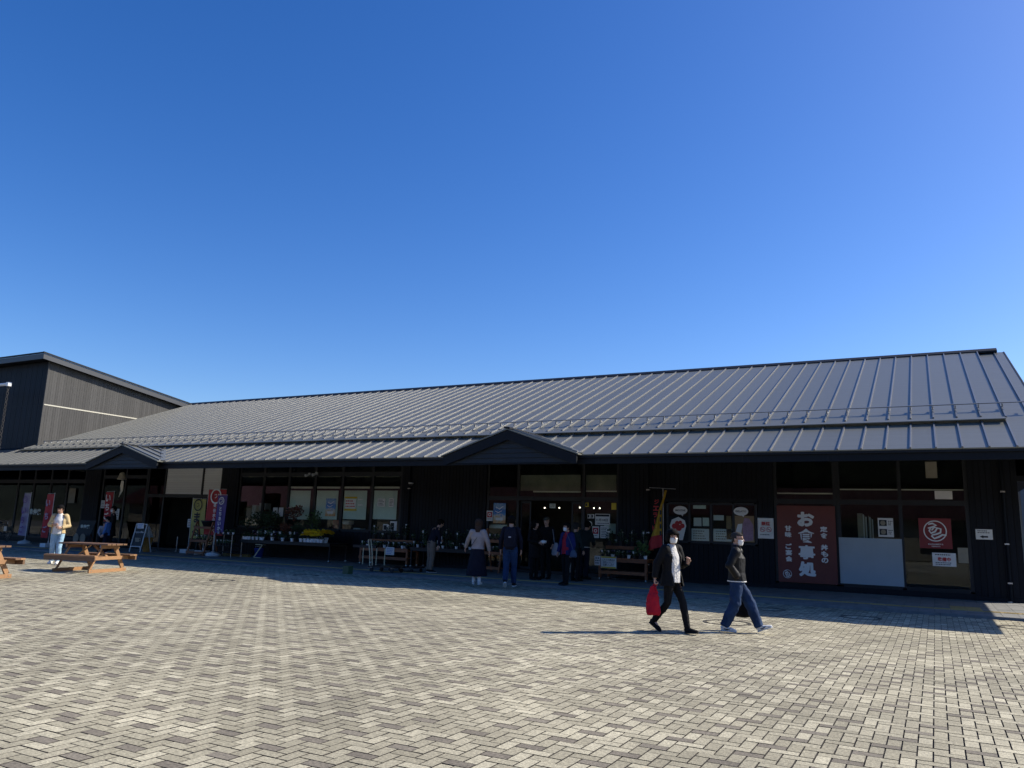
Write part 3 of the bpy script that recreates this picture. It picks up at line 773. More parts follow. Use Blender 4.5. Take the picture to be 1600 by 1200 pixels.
for (xa_, xb_, ya_, yb_, d0, d1) in ((-58, x1, y0, YB1, .05, .20),):
    b.add([BT(xa_, ya_, d0), BT(xb_, ya_, d0), BT(xb_, yb_, d0), BT(xa_, yb_, d0), BT(xa_, ya_, d1), BT(xb_, ya_, d1), BT(xb_, yb_, d1), BT(xa_, yb_, d1)],
          [(0, 3, 2, 1), (4, 5, 6, 7), (0, 1, 5, 4), (1, 2, 6, 5), (2, 3, 7, 6), (3, 0, 4, 7)])
br = b.build('roof', M['trim'], blk)
def edge(d0, d1, o, name, m):
    b = MB(); xx = x1 + o
    b.add([BT(x1 + .001, y0 - o, d0), BT(xx, y0 - o, d0), BT(xx, YB1, d0), BT(x1 + .001, YB1, d0), BT(x1 + .001, y0 - o, d1), BT(xx, y0 - o, d1), BT(xx, YB1, d1), BT(x1 + .001, YB1, d1)],
          [(0, 3, 2, 1), (4, 5, 6, 7), (0, 1, 5, 4), (1, 2, 6, 5), (2, 3, 7, 6), (3, 0, 4, 7)])
    b.box(-58, x1, y0 - o, y0 - .001, ztop(y0) + d0, ztop(y0) + d1); b.build(name, m, br)
edge(-.05, .19, .03, 'verge_board', M['edge'] if 'edge' in M else mat('edge_metal', (.055, .058, .065), .45, .3)); edge(.205, .27, .07, 'edge_cap', M['trim'])
# gutter end and rain chain at the very left edge of the picture
pg = onY(14, 600, 19.9)
b = MB(); b.tube([(pg.x - 4, 19.9, pg.z), (pg.x + .05, 19.9, pg.z)], .07, 12)
gut = b.build('gutter', M['whiteplastic'], blk)
MB().box(pg.x - .10, pg.x + .07, 19.82, 19.98, pg.z - .10, pg.z + .08).build('gutter_outlet', M['whiteplastic'], gut)
ch = MB(); z = pg.z - .12; k = 0
while z > 4.0:
    rr = .05
    ch.tube([(pg.x - .02 + rr * math.cos(t) * (k % 2), 19.9 + rr * math.cos(t) * ((k + 1) % 2), z - .07 + .075 * math.sin(t)) for t in [i * math.pi / 5 for i in range(11)]], .012, 5, cap=False)
    z -= .125; k += 1
ch.build('rain_chain', M['iron'], gut)

# ================================================================== opposite side of the square (behind the camera, seen in the glass)
opp = thing('opposite_hall', 'long hall with dark red roof across the square, seen only as reflection', 'building', (-10, -24, 0))
MB().box(-95, 35, -34, -22, 0, 3.4).build('wall', M['cream_wall'], opp)
b = MB(); b.add([(-97, -20.8, 3.2), (37, -20.8, 3.2), (37, -29, 7.4), (-97, -29, 7.4), (-97, -20.8, 3.1), (37, -20.8, 3.1), (37, -29, 7.2), (-97, -29, 7.2), (-97, -37, 3.2), (37, -37, 3.2)],
                [(0, 1, 2, 3), (0, 4, 5, 1), (3, 2, 9, 8), (4, 7, 6, 5), (0, 3, 7, 4), (1, 5, 6, 2)]); orf = b.build('roof', M['darkred_tile'], opp)
b = MB()
for i in range(200):
    x = -96 + i * .66; b.bar((x, -20.85, 3.24), (x, -29, 7.43), (.03, 0, 0), (0, .02, .04))
tag(b.build('ribs', M['darkred_tile'], orf), kind='stuff')
for i in range(18): MB().box(-92 + i * 7, -88.5 + i * 7, -21.99, -21.95, .6, 2.6).build('window', M['frame'], opp)

# far building glimpsed past the right-hand corner, and wooded hills all round the square
fb = thing('grey_annex', 'pale grey annex with a window glimpsed past the right corner of the hall', 'building', (9, 36, 0))
MB().box(3.0, 16, 36, 42, 0, 5.5).build('wall', mat('annex_wall', (.30, .30, .29), .8, var=.1, scale=1), fb)
MB().box(2.6, 16.4, 35.6, 42.4, 5.5, 5.8).build('roof', M['trim'], fb)
for k in range(4):
    wf = MB().box(3.35 + k * 3, 4.9 + k * 3, 35.94, 35.995, 2.6, 4.0).build('window', M['whiteplastic'], fb); MB().box(3.43 + k * 3, 4.82 + k * 3, 35.925, 35.938, 2.68, 3.92).build('pane', M['frame'], wf)
b = MB(); n = 120; rr = (170, 230, 300, 420); rngh = random.Random(2)
hs_ = [[0] * n, [16 + 9 * noise.noise((math.cos(2 * math.pi * i / n) * 3, math.sin(2 * math.pi * i / n) * 3, 0)) + rngh.uniform(-1.5, 1.5) for i in range(n)], [30 + 16 * noise.noise((math.cos(2 * math.pi * i / n) * 4, math.sin(2 * math.pi * i / n) * 4, 3)) + rngh.uniform(-2, 2) for i in range(n)], [0] * n]
vs = []
for k, r_ in enumerate(rr):
    for i in range(n):
        sc_ = .55 if math.cos(2 * math.pi * i / n - math.pi / 2) > .1 else 1.0
        vs.append((r_ * math.cos(2 * math.pi * i / n), r_ * math.sin(2 * math.pi * i / n), hs_[k][i] * sc_ - .2))
b.add(vs, [(k * n + i, k * n + (i + 1) % n, (k + 1) * n + (i + 1) % n, (k + 1) * n + i) for k in range(3) for i in range(n)])
tag(b.build('hills', M['hill']), kind='structure')

# ================================================================== THINGS BEFORE THE FACADE
def sign_panel(name, label, cat, x0, y0, x1, y1, m, Y, t=.02, group=None):
    """a flat board or sheet hung at plane Y between two photo corners; returns (object, centre x, front y, centre z, width, height)"""
    a = onY(x0, (y0 + y1) / 2, Y); c = onY(x1, (y0 + y1) / 2, Y); z1 = onY((x0 + x1) / 2, y0, Y).z; z0 = onY((x0 + x1) / 2, y1, Y).z
    cx, cz = (a.x + c.x) / 2, (z0 + z1) / 2
    o = MB().box(a.x, c.x, Y - t, Y, z0, z1).build(name, m, loc=(cx, Y, z0)); tag(o, label, cat, group)
    return o, cx, Y - t - .003, cz, c.x - a.x, z1 - z0
def lines(o, cx, y, cz, w, h, n, m=None, frac=.75):
    """rows of small print"""
    rng = random.Random(int(cx * 100)); b = MB()
    for i in range(n):
        z = cz + h / 2 - (i + .5) * h / n; ww = w * frac * rng.uniform(.7, 1); x = cx - w * frac / 2
        while x < cx - w * frac / 2 + ww:
            l_ = rng.uniform(.3, .8) * h / n; b.box(x, x + l_, y - .001, y, z - h / n * .22, z + h / n * .22); x += l_ + h / n * .25
    tag(b.build('small_print', m or M['ink'], o), kind='stuff')
def ring(b, cx, y, cz, r0, r1, n=36, sx=1.):
    vs = []; fs = []
    for j in range(n):
        t = 2 * math.pi * j / n; vs += [(cx + sx * r0 * math.cos(t), y, cz + r0 * math.sin(t)), (cx + sx * r1 * math.cos(t), y, cz + r1 * math.sin(t))]
    for j in range(n): a, d = 2 * j, 2 * ((j + 1) % n); fs.append((a, d, d + 1, a + 1))
    b.add(vs, fs)
def stroke(b, cx, y, cz, pts, w):
    """brush stroke ribbon in XZ"""
    P = [Vector((cx + p[0], 0, cz + p[1])) for p in pts]; vs = []
    for i, p in enumerate(P):
        t = (P[min(i + 1, len(P) - 1)] - P[max(i - 1, 0)]).normalized(); n_ = Vector((-t.z, 0, t.x)); ww = w * (.7 + .3 * math.sin(math.pi * i / (len(P) - 1)))
        vs += [(p.x + n_.x * ww, y, p.z + n_.z * ww), (p.x - n_.x * ww, y, p.z - n_.z * ww)]
    b.add(vs, [(2 * i, 2 * i + 1, 2 * i + 3, 2 * i + 2) for i in range(len(P) - 1)])
def emblem(o, cx, y, cz, r, m):
    b = MB(); ring(b, cx, y, cz, r, r * .90)
    k = r
    stroke(b, cx, y - .001, cz, [(-.55 * k, .62 * k), (-.2 * k, .72 * k), (.12 * k, .55 * k), (-.25 * k, .35 * k), (-.6 * k, .25 * k)], .09 * k)
    stroke(b, cx, y - .0015, cz, [(-.3 * k, .40 * k), (-.5 * k, .0), (-.35 * k, -.22 * k), (0, -.05 * k), (.2 * k, .28 * k), (-.05 * k, .35 * k), (-.3 * k, .05 * k)], .085 * k)
    stroke(b, cx, y - .002, cz, [(.15 * k, .3 * k), (.5 * k, .2 * k), (.45 * k, -.15 * k), (.1 * k, -.3 * k), (-.3 * k, -.4 * k)], .085 * k)
    stroke(b, cx, y - .0025, cz, [(-.35 * k, -.45 * k), (-.1 * k, -.72 * k), (.3 * k, -.55 * k), (.6 * k, -.35 * k), (.95 * k, -.38 * k)], .09 * k)
    b.build('emblem', m, o)

# --- restaurant signs
o, cx, y, cz, w_, h_ = sign_panel('banner_board', 'tall dark red board with big white brush characters', 'sign board', 1215.5, 790.5, 1307, 911, M['signred'], YW - .06, .03)
X0 = cx - w_ / 2; Zt = cz + h_ / 2
for i, chh in enumerate('お食事処'):
    fat_letter(o, chh, X0 + w_ * .50, y, Zt - h_ * (.175 + .215 * i), h_ * .175, w_ * .27, M['signwhite'], w_ * (.006 if chh in '食事' else .013))
def col(chars, fx, f0, step, hh, ww):
    for i, chh in enumerate(chars): fat_letter(o, chh, X0 + w_ * fx, y, Zt - h_ * (f0 + step * i), h_ * hh, w_ * ww, M['signwhite'], w_ * .004)
col('定食', .80, .30, .082, .066, .115); col('丼もの', .80, .535, .082, .066, .11)
col('甘味', .19, .30, .082, .066, .105); col('ご宴会', .19, .535, .082, .066, .105)
emblem(o, X0 + w_ * .155, y, Zt - h_ * .895, w_ * .075, M['signwhite'])
o, cx, y, cz, w_, h_ = sign_panel('frosted_board', 'plain pale grey board behind the glass right of the red banner board', 'board', 1312, 841, 1411, 914, M['greyboard'], YW + .02, .012)
o, cx, y, cz, w_, h_ = sign_panel('menu_sheet', 'white menu sheet with two dish photographs on restaurant glass', 'poster', 1372, 809.5, 1396, 839, M['paper'], YW + .06, .004)
for k, dz in enumerate((.24, -.24)):
    MB().box(cx - w_ * .42, cx + w_ * .08, y - .002, y, cz + h_ * (dz - .16), cz + h_ * (dz + .16)).build('dish_photo', M['ink'], o)
    b = MB(); ring(b, cx - w_ * .17, y - .003, cz + h_ * dz, w_ * .17, w_ * .01, 20); b.build('dish', M['beige'], o); lines(o, cx + w_ * .29, y, cz + h_ * dz, w_ * .34, h_ * .28, 3)
o, cx, y, cz, w_, h_ = sign_panel('logo_cloth', 'square red cloth sign with white circular emblem on glass door', 'sign', 1436, 810, 1487, 857, M['logored'], YW - .0, .008)
emblem(o, cx, y, cz + h_ * .08, w_ * .36, M['signwhite'])
letter(o, 'KANAMEYA', cx, y, cz - h_ * .36, h_ * .045, M['signwhite'], .01, w_ * .46); letter(o, 'NIKKO', cx, y, cz - h_ * .43, h_ * .04, M['signwhite'], .01, w_ * .26)
o, cx, y, cz, w_, h_ = sign_panel('notice_sheet', 'white notice with red preparation characters below red cloth sign', 'notice', 1457, 864, 1494, 885, M['paper'], YW - .0, .006)
fat_letter(o, '準備中', cx, y, cz + h_ * .02, h_ * .28, w_ * .55, M['red_ink'], w_ * .006); lines(o, cx, y, cz + h_ * .36, w_, h_ * .16, 1); lines(o, cx, y, cz - h_ * .30, w_, h_ * .26, 2)
sign_panel('note_sheet', 'small beige hanging note beside the white preparation notice', 'notice', 1497, 856, 1513, 880, M['beige'], YW - .0, .006)
o, cx, y, cz, w_, h_ = sign_panel('wall_notice', 'small white notice with arrow on dark wall at far right', 'notice', 1524.5, 827, 1551, 843, M['paper'], YW - .03, .006)
lines(o, cx, y, cz + h_ * .25, w_, h_ * .35, 2); b = MB(); b.prism([(cx - .10, cz - .06), (cx - .02, cz - .02), (cx - .02, cz - .04), (cx + .08, cz - .04), (cx + .08, cz - .08), (cx - .02, cz - .08), (cx - .02, cz - .10)], y - .002, y); b.build('arrow', M['ink'], o)
sign_panel('beige_card', 'tall beige card in the upper restaurant window', 'card', 1446, 721.5, 1464, 747, M['beige'], YW + .06, .005)
sign_panel('white_card', 'wide white card under the blind rail of the restaurant', 'card', 1460.5, 767, 1488, 780, M['paper'], YW + .06, .005)
for (a_, b_, c_, d_, lab) in ((1340, 802, 1356, 841, 'stacked pale menu boards behind restaurant glass, left pile'), (1357, 806, 1366, 841, 'narrow pale menu boards behind restaurant glass, right pile')):
    A = onY(a_, 820, YW + .5); B2 = onY(c_, 820, YW + .5); zt = onY(a_, b_, YW + .5).z
    o = thing('menu_boards', lab, 'boards', ((A.x + B2.x) / 2, YW + .55, .26)); n_ = 4
    for i in range(n_): MB().box(A.x + i * .02, B2.x - .03 * (n_ - i), YW + .5 + i * .03, YW + .52 + i * .03, .26, zt - i * .03).build('board', M['paper'] if i % 2 else M['beige'], o)
MB_ = MB

# --- kiosk: posters, bubbles, prices
def scoop_poster(x0, y0, x1, y1, kind, label):
    o, cx, y, cz, w_, h_ = sign_panel('poster', label, 'poster', x0, y0, x1, y1, M['cardboard'] if kind else M['trim'], YW - .004, .006)
    b = MB()
    if kind == 0:
        b.prism([(cx - w_ * .44, cz + h_ * .10), (cx - w_ * .28, cz - h_ * .47), (cx + w_ * .22, cz - h_ * .47), (cx + w_ * .40, cz + h_ * .10), (cx + w_ * .33, cz + h_ * .32), (cx, cz + h_ * .46), (cx - w_ * .34, cz + h_ * .34)], y - .001, y); b.build('cup', M['signwhite'], o)
        b = MB()
        for k, (bx_, bz_, br_) in enumerate(((-.2, .08, .14), (.02, .02, .16), (.2, .1, .12), (-.06, .2, .12), (.1, .24, .09))): ring(b, cx + w_ * bx_, y - .0015 - k * .0004, cz + h_ * bz_, w_ * br_, w_ * .005, 14)
        b.build('berries', M['red_ink'], o)
    else:
        b.prism([(cx - .05 * w_, cz - h_ * .48), (cx + w_ * .44, cz - h_ * .42), (cx + w_ * .46, cz + h_ * .14), (cx + w_ * .25, cz + h_ * .40), (cx + w_ * .0, cz + h_ * .42), (cx - w_ * .12, cz + h_ * .05)], y - .001, y); b.build('scoop', M['bloompink2'], o)
        b = MB(); b.prism([(cx - w_ * .46, cz - h_ * .1), (cx - w_ * .2, cz - h_ * .30), (cx - w_ * .13, cz + h_ * .04), (cx - w_ * .1, cz + h_ * .20), (cx - w_ * .34, cz + h_ * .18)], y - .003, y - .0015); b.build('cup', M['signwhite'], o)
M['bloompink2'] = mat('print_lilac', (.36, .22, .30), .6, var=.25, scale=14)
scoop_poster(1045, 806, 1075.5, 845, 0, 'poster of a white cup with red berries at the kiosk')
scoop_poster(1148.5, 806, 1178.5, 847, 1, 'poster of a lilac ice cream scoop at the kiosk')
def bubble(px, py, rx, ry, txt, label):
    c = onY(px, py, YW - .01); k = 1 / abs(onY(px + 1, py, YW).x - onY(px, py, YW).x)
    rx, ry = rx / k, ry / k * .92; b = MB(); n = 28; poly = [(c.x + rx * math.cos(2 * math.pi * j / n), c.z + ry * math.sin(2 * math.pi * j / n)) for j in range(n)]
    b.prism(poly, YW - .04, YW - .02); b.prism([(c.x + .02, c.z - ry * .9), (c.x + .09, c.z - ry * .85), (c.x + .07, c.z - ry * 1.35)], YW - .039, YW - .021)
    o = b.build('speech_bubble', M['signwhite'], loc=(c.x, YW - .04, c.z - ry)); tag(o, label, 'sign')
    letter(o, txt, c.x, YW - .044, c.z, ry * .42, M['ink'], .02, rx * 1.5)
bubble(1063.3, 797.4, 10.9, 7.2, 'SMOOTHIE', 'white oval bubble sign above the berry cup poster')
bubble(1157.9, 799, 11.4, 7.4, 'GELATO', 'white oval bubble sign lettered above the lilac scoop poster')
for (a_, b_, c_, d_, m_, lab) in ((1078.5, 826, 1108, 845, 'paper', 'wide white price sheet low in left kiosk pane'), (1114, 826.5, 1143.5, 846, 'paper', 'wide white price sheet low in right kiosk pane'),
                                  (1084, 809, 1096, 822, 'paper', 'small white card upper left in the kiosk window'), (1098, 809, 1108, 822, 'blind', 'small grey card beside the upper white kiosk card'),
                                  (1115, 805, 1131, 813, 'paper', 'wide white card high in right kiosk pane'), (1135, 806, 1143, 843, 'cardboard', 'tall brown post behind right kiosk pane'),
                                  (1083, 789.5, 1103, 795, 'blind', 'pale box on shelf at top of left kiosk pane')):
    o, cx, y, cz, w_, h_ = sign_panel('price_sheet' if m_ != 'cardboard' else 'post', lab, 'card', a_, b_, c_, d_, M[m_], YW + .09, .005)
    if w_ > .4 and h_ > .25: lines(o, cx, y, cz, w_ * .9, h_ * .8, 4, M['beige'])
o, cx, y, cz, w_, h_ = sign_panel('no_smoking_sign', 'framed white no smoking sign with red characters on dark wall', 'sign', 1185.5, 810.5, 1208, 840.5, M['paper'], YW - .04, .02)
fat_letter(o, '禁煙', cx, y, cz + h_ * .24, h_ * .19, w_ * .6, M['red_ink'], w_ * .008)
for s in (-.22, .22):
    b = MB(); ring(b, cx + s * w_, y, cz - h_ * .06, w_ * .18, w_ * .145, 24); b.bar((cx + s * w_ - w_ * .11, y - .001, cz - h_ * .06 + w_ * .11), (cx + s * w_ + w_ * .11, y - .001, cz - h_ * .06 - w_ * .11), (w_ * .012, 0, w_ * .012), (0, .0005, 0)); b.build('ban_symbol', M['red_ink'], o)
    MB().box(cx + s * w_ - w_ * .11, cx + s * w_ + w_ * .08, y - .0005, y + .001, cz - h_ * .07, cz - h_ * .05).build('cigarette', M['ink'], o)
lines(o, cx, y, cz - h_ * .33, w_, h_ * .10, 1)
b = MB(); t_ = .018
for (p0, p1, q0, q1) in ((cx - w_ / 2 - t_, cx - w_ / 2, cz - h_ / 2 - t_, cz + h_ / 2 + t_), (cx + w_ / 2, cx + w_ / 2 + t_, cz - h_ / 2 - t_, cz + h_ / 2 + t_), (cx - w_ / 2, cx + w_ / 2, cz - h_ / 2 - t_, cz - h_ / 2), (cx - w_ / 2, cx + w_ / 2, cz + h_ / 2, cz + h_ / 2 + t_)): b.box(p0, p1, y - .008, YW - .03, q0, q1)
b.build('frame', M['steel'], o)

# --- middle entrance posters
POSTER = picture_mat('poster_print', [(.70, .34, .12), (.62, .46, .22), (.68, .62, .5), (.10, .30, .62), (.04, .16, .50), (.30, .45, .62), (.05, .2, .55)], 5)
def poster(x0, y0, x1, y1, Y, label):
    o, cx, y, cz, w_, h_ = sign_panel('poster', label, 'poster', x0, y0, x1, y1, POSTER, Y, .005)
    b = MB(); stroke(b, cx, y, cz + h_ * .1, [(-.3 * w_, .2 * h_), (0, .1 * h_), (.3 * w_, .24 * h_)], .02); stroke(b, cx, y - .001, cz, [(-.35 * w_, .1 * h_), (-.1 * w_, .02 * h_), (.2 * w_, .12 * h_)], .015); b.build('cloud_stroke', M['signwhite'], o)
    MB().box(cx - w_ * .3, cx + w_ * .3, y - .001, y, cz - h_ * .36, cz - h_ * .22).build('caption_block', M['signwhite'], o)
poster(771, 786, 790, 817.5, YW - .01, 'blue sky poster with warm lower part beside the middle entrance')
poster(509, 779, 524.5, 806.5, YW + .06, 'blue sky poster with warm lower part in the window band')
def note(x0, y0, x1, y1, Y, label, m='paper', kind='lines', n=4):
    o, cx, y, cz, w_, h_ = sign_panel('notice', label, 'notice', x0, y0, x1, y1, M[m], Y, .005)
    if kind == 'lines': lines(o, cx, y, cz, w_ * .95, h_ * .8, n)
    elif kind == 'mark':
        MB().box(cx - w_ * .4, cx + w_ * .4, y - .001, y, cz - h_ * .15, cz + h_ * .38).build('red_block', M['red_ink'], o)
        b = MB(); ring(b, cx, y - .002, cz + h_ * .12, w_ * .24, w_ * .13, 20); b.build('ring_mark', M['signwhite'], o); lines(o, cx, y, cz - h_ * .3, w_, h_ * .15, 1)
    elif kind == 'date':
        MB().box(cx - w_ * .46, cx + w_ * .46, y - .001, y, cz + h_ * .27, cz + h_ * .45).build('heading', M['ink'], o)
        letter(o, '11月18日', cx - w_ * .04, y, cz - h_ * .05, h_ * .24, M['ink'], .02, w_ * .78); lines(o, cx, y, cz - h_ * .34, w_, h_ * .14, 1)
    elif kind == 'border':
        for s in (-1, 1): MB().box(cx - w_ * .48, cx + w_ * .48, y - .001, y, cz + s * h_ * .43 - h_ * .06, cz + s * h_ * .43 + h_ * .06).build('border_strip', M['yellow'], o)
        letter(o, 'こちらの商品は\n店内レジにて\nお願いします', cx, y, cz, h_ * .62, M['ink'], .008, w_ * .8)
    elif kind == 'blocks': MB().box(cx - w_ * .4, cx + w_ * .1, y - .001, y, cz - h_ * .3, cz + h_ * .35).build('print_block', M['ink'], o)
    return o
note(760.5, 798, 770, 814, YW - .012, 'white notice with red square mark left of the entrance poster', kind='mark')
note(914.5, 785.5, 920, 792, YW + .0, 'tiny yellow sticker at upper right sidelight of the entrance', 'yellow', 'blocks')
o = note(955.5, 786, 963, 796.5, YW + .0, 'small yellow and blue sticker at top right of the entrance', 'yellow', '')
note(918, 803.5, 923, 810, YW + .0, 'tiny white sticker, left of a pair, on the entrance sidelight', kind='blocks')
note(924, 803.5, 928.5, 810, YW + .0, 'tiny white sticker, right of a pair, on the entrance sidelight', kind='blocks')
note(930, 803, 953, 820.5, YW + .0, 'white dated notice with black heading on the entrance sidelight', kind='date')
note(925.5, 822.5, 936, 840.5, YW + .0, 'white notice with red mark below the dated notice', kind='mark')
note(938, 822, 951, 841, YW + .0, 'white sheet of small print right of the red mark notice', n=6)
note(859, 787, 868, 794, YW + .1, 'small grey sign hanging in the open entrance doorway', 'blind', n=2)
c = onY(921.5, 818.5, YW); b = MB(); b.tube([(c.x, YW - .012, c.z), (c.x, YW - .004, c.z)], .085, 20); o = b.build('round_sticker', M['paper'], loc=(c.x, YW, c.z - .085)); tag(o, 'round white sticker on the entrance sidelight', 'sticker')
o2 = note(540, 779.7, 556, 794.7, YW + .06, 'white notice with yellow bands and red print in third blind', kind='')
cc = onY(548, 787, YW + .06)
for s in (-1, 1): MB().box(cc.x - .30, cc.x + .30, YW + .052, YW + .0535, cc.z + s * .23 - .035, cc.z + s * .23 + .035).build('border_strip', M['yellow'], o2)
lines(o2, cc.x, YW + .052, cc.z, .62, .30, 3, M['red_ink'])
note(559.5, 779.5, 566.5, 781.5, YW + .06, 'upper thin white strip right of the yellow banded notice', kind=''); note(559.5, 788, 566.5, 790, YW + .06, 'lower thin white strip right of the yellow banded notice', kind='')
note(590, 779, 602, 791.5, YW + .06, 'white square notice in the rightmost blind', n=4); note(607.5, 778.5, 615.5, 792, YW + .06, 'narrow white notice with ring mark in rightmost blind', n=5)
note(426.5, 793, 433.5, 808, YW + .06, 'left one of two blank white sheets behind shrubs', kind=''); note(435.5, 793, 442.5, 807, YW + .06, 'right one of two blank white sheets behind shrubs', kind='')
note(598.5, 819, 608, 830, YW + .06, 'white card with dark flower print at bottom of window', kind='blocks'); note(609.5, 814.5, 620, 831, YW + .05, 'white card with branch print at right bottom of window', kind='blocks')
note(107, 763, 117.5, 786, YW + .0, 'beige sheet on the glass left of the small gable entrance', 'beige', kind='')
note(158, 782, 165, 794, YW + .0, 'white notice left of the red banner by small gable entrance', n=4); note(178, 795, 186, 812, YW + .0, 'white menu card right of the black coated person', n=4)
note(293, 811, 300.5, 824, YW - .6, 'white notice card on a stand beside the yellow green banner', n=4)
for (a_, b_, c_, d_, m_, lab) in ((380, 793, 392, 821, 'cardboard', 'brown carton stack behind the left window pane'), (393, 789, 399, 818, 'paper', 'narrow white box behind the left window pane'), (405, 786, 415, 796, 'paper', 'square white box behind second window pane'), (372, 806, 384, 824, 'beige', 'beige carton behind left window pane above the pots'),
                                  (520, 812, 531, 827, 'logored', 'red box at the foot of the second blind'), (533, 813, 545, 819, 'paper', 'white sheet under third blind'), (552, 825, 563, 829, 'paper', 'flat white box on the window ledge under third blind')):
    P0 = onY(a_, (b_ + d_) / 2, YW + .45); P1 = onY(c_, (b_ + d_) / 2, YW + .45); z1 = onY(a_, b_, YW + .45).z; z0 = onY(a_, d_, YW + .45).z
    b = MB(); b.box(P0.x, P1.x, YW + .45, YW + .75, z0, z1); b.box(P0.x + .05, P1.x - .05, YW + .448, YW + .4495, (z0 + z1) / 2 - .01, (z0 + z1) / 2 + .01); tag(b.build('carton', M[m_], loc=(P0.x, YW + .45, z0)), lab, 'box')
# lettered glass at the far left and hanging lamp
c = onY(54, 799.5, YW - .004); o = letter(None, '幸伸庵', c.x, YW + .025, c.z, .30, M['blind'], .03, .95, name='window_lettering'); tag(o, 'white brush characters on the dark glass between two banners', 'lettering')
c = onY(191, 744, YW - .9); lp = thing('bell_lamp', 'cream bell-shaped lamp hanging before the small gable entrance', 'lamp', (c.x, c.y, c.z - .15))
b = MB(); b.lathe((c.x, c.y, c.z - .15), [(.19, 0), (.2, .03), (.16, .08), (.13, .20), (.11, .28), (.04, .33)], 18); b.build('shade', M['lamp_beige'], lp, smooth=True)
b = MB(); b.tube([(c.x, c.y, c.z + .17), (c.x, c.y, c.z + .9)], .008, 6); b.build('cord', M['ink'], lp)
b = MB(); z0 = c.z - .32; b.add([(c.x - .02, c.y, z0 + .12), (c.x + .16, c.y, z0 + .10), (c.x + .15, c.y, z0 - .33), (c.x - .08, c.y, z0 - .62), (c.x + .0, c.y, z0 - .3), (c.x - .06, c.y, z0 - .12)], [(0, 1, 2, 3, 4, 5)]); b.add([(x, c.y + .006, z) for x, _, z in b.v[:6]], [(5, 4, 3, 2, 1, 0)]); b.tube([(c.x + .06, c.y, z0 + .1), (c.x + .03, c.y, z0 + .17)], .004, 5)
tag(b.build('paper_pennant', M['rail_white'], loc=(c.x, c.y, z0)), 'pointed cream paper pennant hanging under the bell lamp', 'pennant')
# security camera on the wall by the downpipe
c = onY(642.5, 757, YW - .1); o = thing('dome_camera', 'small white dome camera high on dark wall beside the downpipe', 'camera', (c.x, YW - .03, c.z))
MB().lathe((c.x, YW - .12, c.z + .02), [(.09, .05), (.09, 0), (.06, -.0)], 14).build('housing', M['whiteplastic'], o); MB().ball((c.x, YW - .12, c.z), .065, n=8).build('dome', M['ink'], o, smooth=True)
MB().box(c.x - .03, c.x + .03, YW - .12, YW - .02, c.z + .045, c.z + .075).build('bracket', M['whiteplastic'], o)
for (px, py, lab) in ((481, 741, 'left of two small white floodlights above window band'), (492, 740, 'right of two small white floodlights above window band')):
    c = onY(px, py, YW - .12); o = thing('floodlight', lab, 'lamp', (c.x, YW, c.z)); b = MB(); b.tube([(c.x, YW - .04, c.z), (c.x - .05, YW - .2, c.z - .06)], [.03, .06], 10); b.build('head', M['whiteplastic'], o); MB().box(c.x - .04, c.x + .04, YW - .05, YW + .02, c.z - .03, c.z + .06).build('bracket', M['whiteplastic'], o)

# --- picnic tables
def picnic(loc, rz, label):
    t = thing('picnic_table', label, 'picnic table', loc, rz, 'wooden picnic tables on the plaza'); L = 1.48
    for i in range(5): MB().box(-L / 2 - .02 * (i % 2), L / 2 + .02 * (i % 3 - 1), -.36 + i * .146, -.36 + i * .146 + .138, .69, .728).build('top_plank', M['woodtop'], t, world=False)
    for s in (-1, 1):
        for k in range(2):
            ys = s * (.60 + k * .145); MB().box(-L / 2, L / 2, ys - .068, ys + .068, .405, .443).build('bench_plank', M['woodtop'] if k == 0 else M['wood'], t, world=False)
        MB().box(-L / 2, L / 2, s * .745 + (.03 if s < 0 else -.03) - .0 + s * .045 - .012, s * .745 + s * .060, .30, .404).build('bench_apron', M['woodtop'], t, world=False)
    for e in (-1, 1):
        x = e * (L / 2 - .26)
        for s in (-1, 1):
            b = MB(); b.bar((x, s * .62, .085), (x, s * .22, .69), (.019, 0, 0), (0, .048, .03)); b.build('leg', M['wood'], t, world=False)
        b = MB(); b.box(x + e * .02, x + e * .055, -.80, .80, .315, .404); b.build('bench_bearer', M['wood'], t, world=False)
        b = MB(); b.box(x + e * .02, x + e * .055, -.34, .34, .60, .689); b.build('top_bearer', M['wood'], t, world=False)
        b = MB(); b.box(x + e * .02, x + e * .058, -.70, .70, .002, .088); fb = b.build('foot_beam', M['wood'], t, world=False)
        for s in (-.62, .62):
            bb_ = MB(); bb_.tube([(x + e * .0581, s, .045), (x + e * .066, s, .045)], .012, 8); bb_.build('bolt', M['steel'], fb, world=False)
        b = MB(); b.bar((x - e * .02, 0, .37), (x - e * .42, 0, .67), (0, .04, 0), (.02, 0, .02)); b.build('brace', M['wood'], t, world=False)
    return t
A = gnd(138, 896); B2 = gnd(196, 892); ang = math.atan2((B2 - A).y, (B2 - A).x) - math.pi / 2
mid = (A + B2) / 2; ax = Vector((math.cos(ang), math.sin(ang), 0))
picnic(mid - ax * (.74 - .21), ang, 'wooden picnic table standing before the man in the tan jacket')
A2 = gnd(17, 903) - B2
picnic(mid + A2 - ax * (.74 - .21), ang, 'wooden picnic table cut off by the left picture edge')

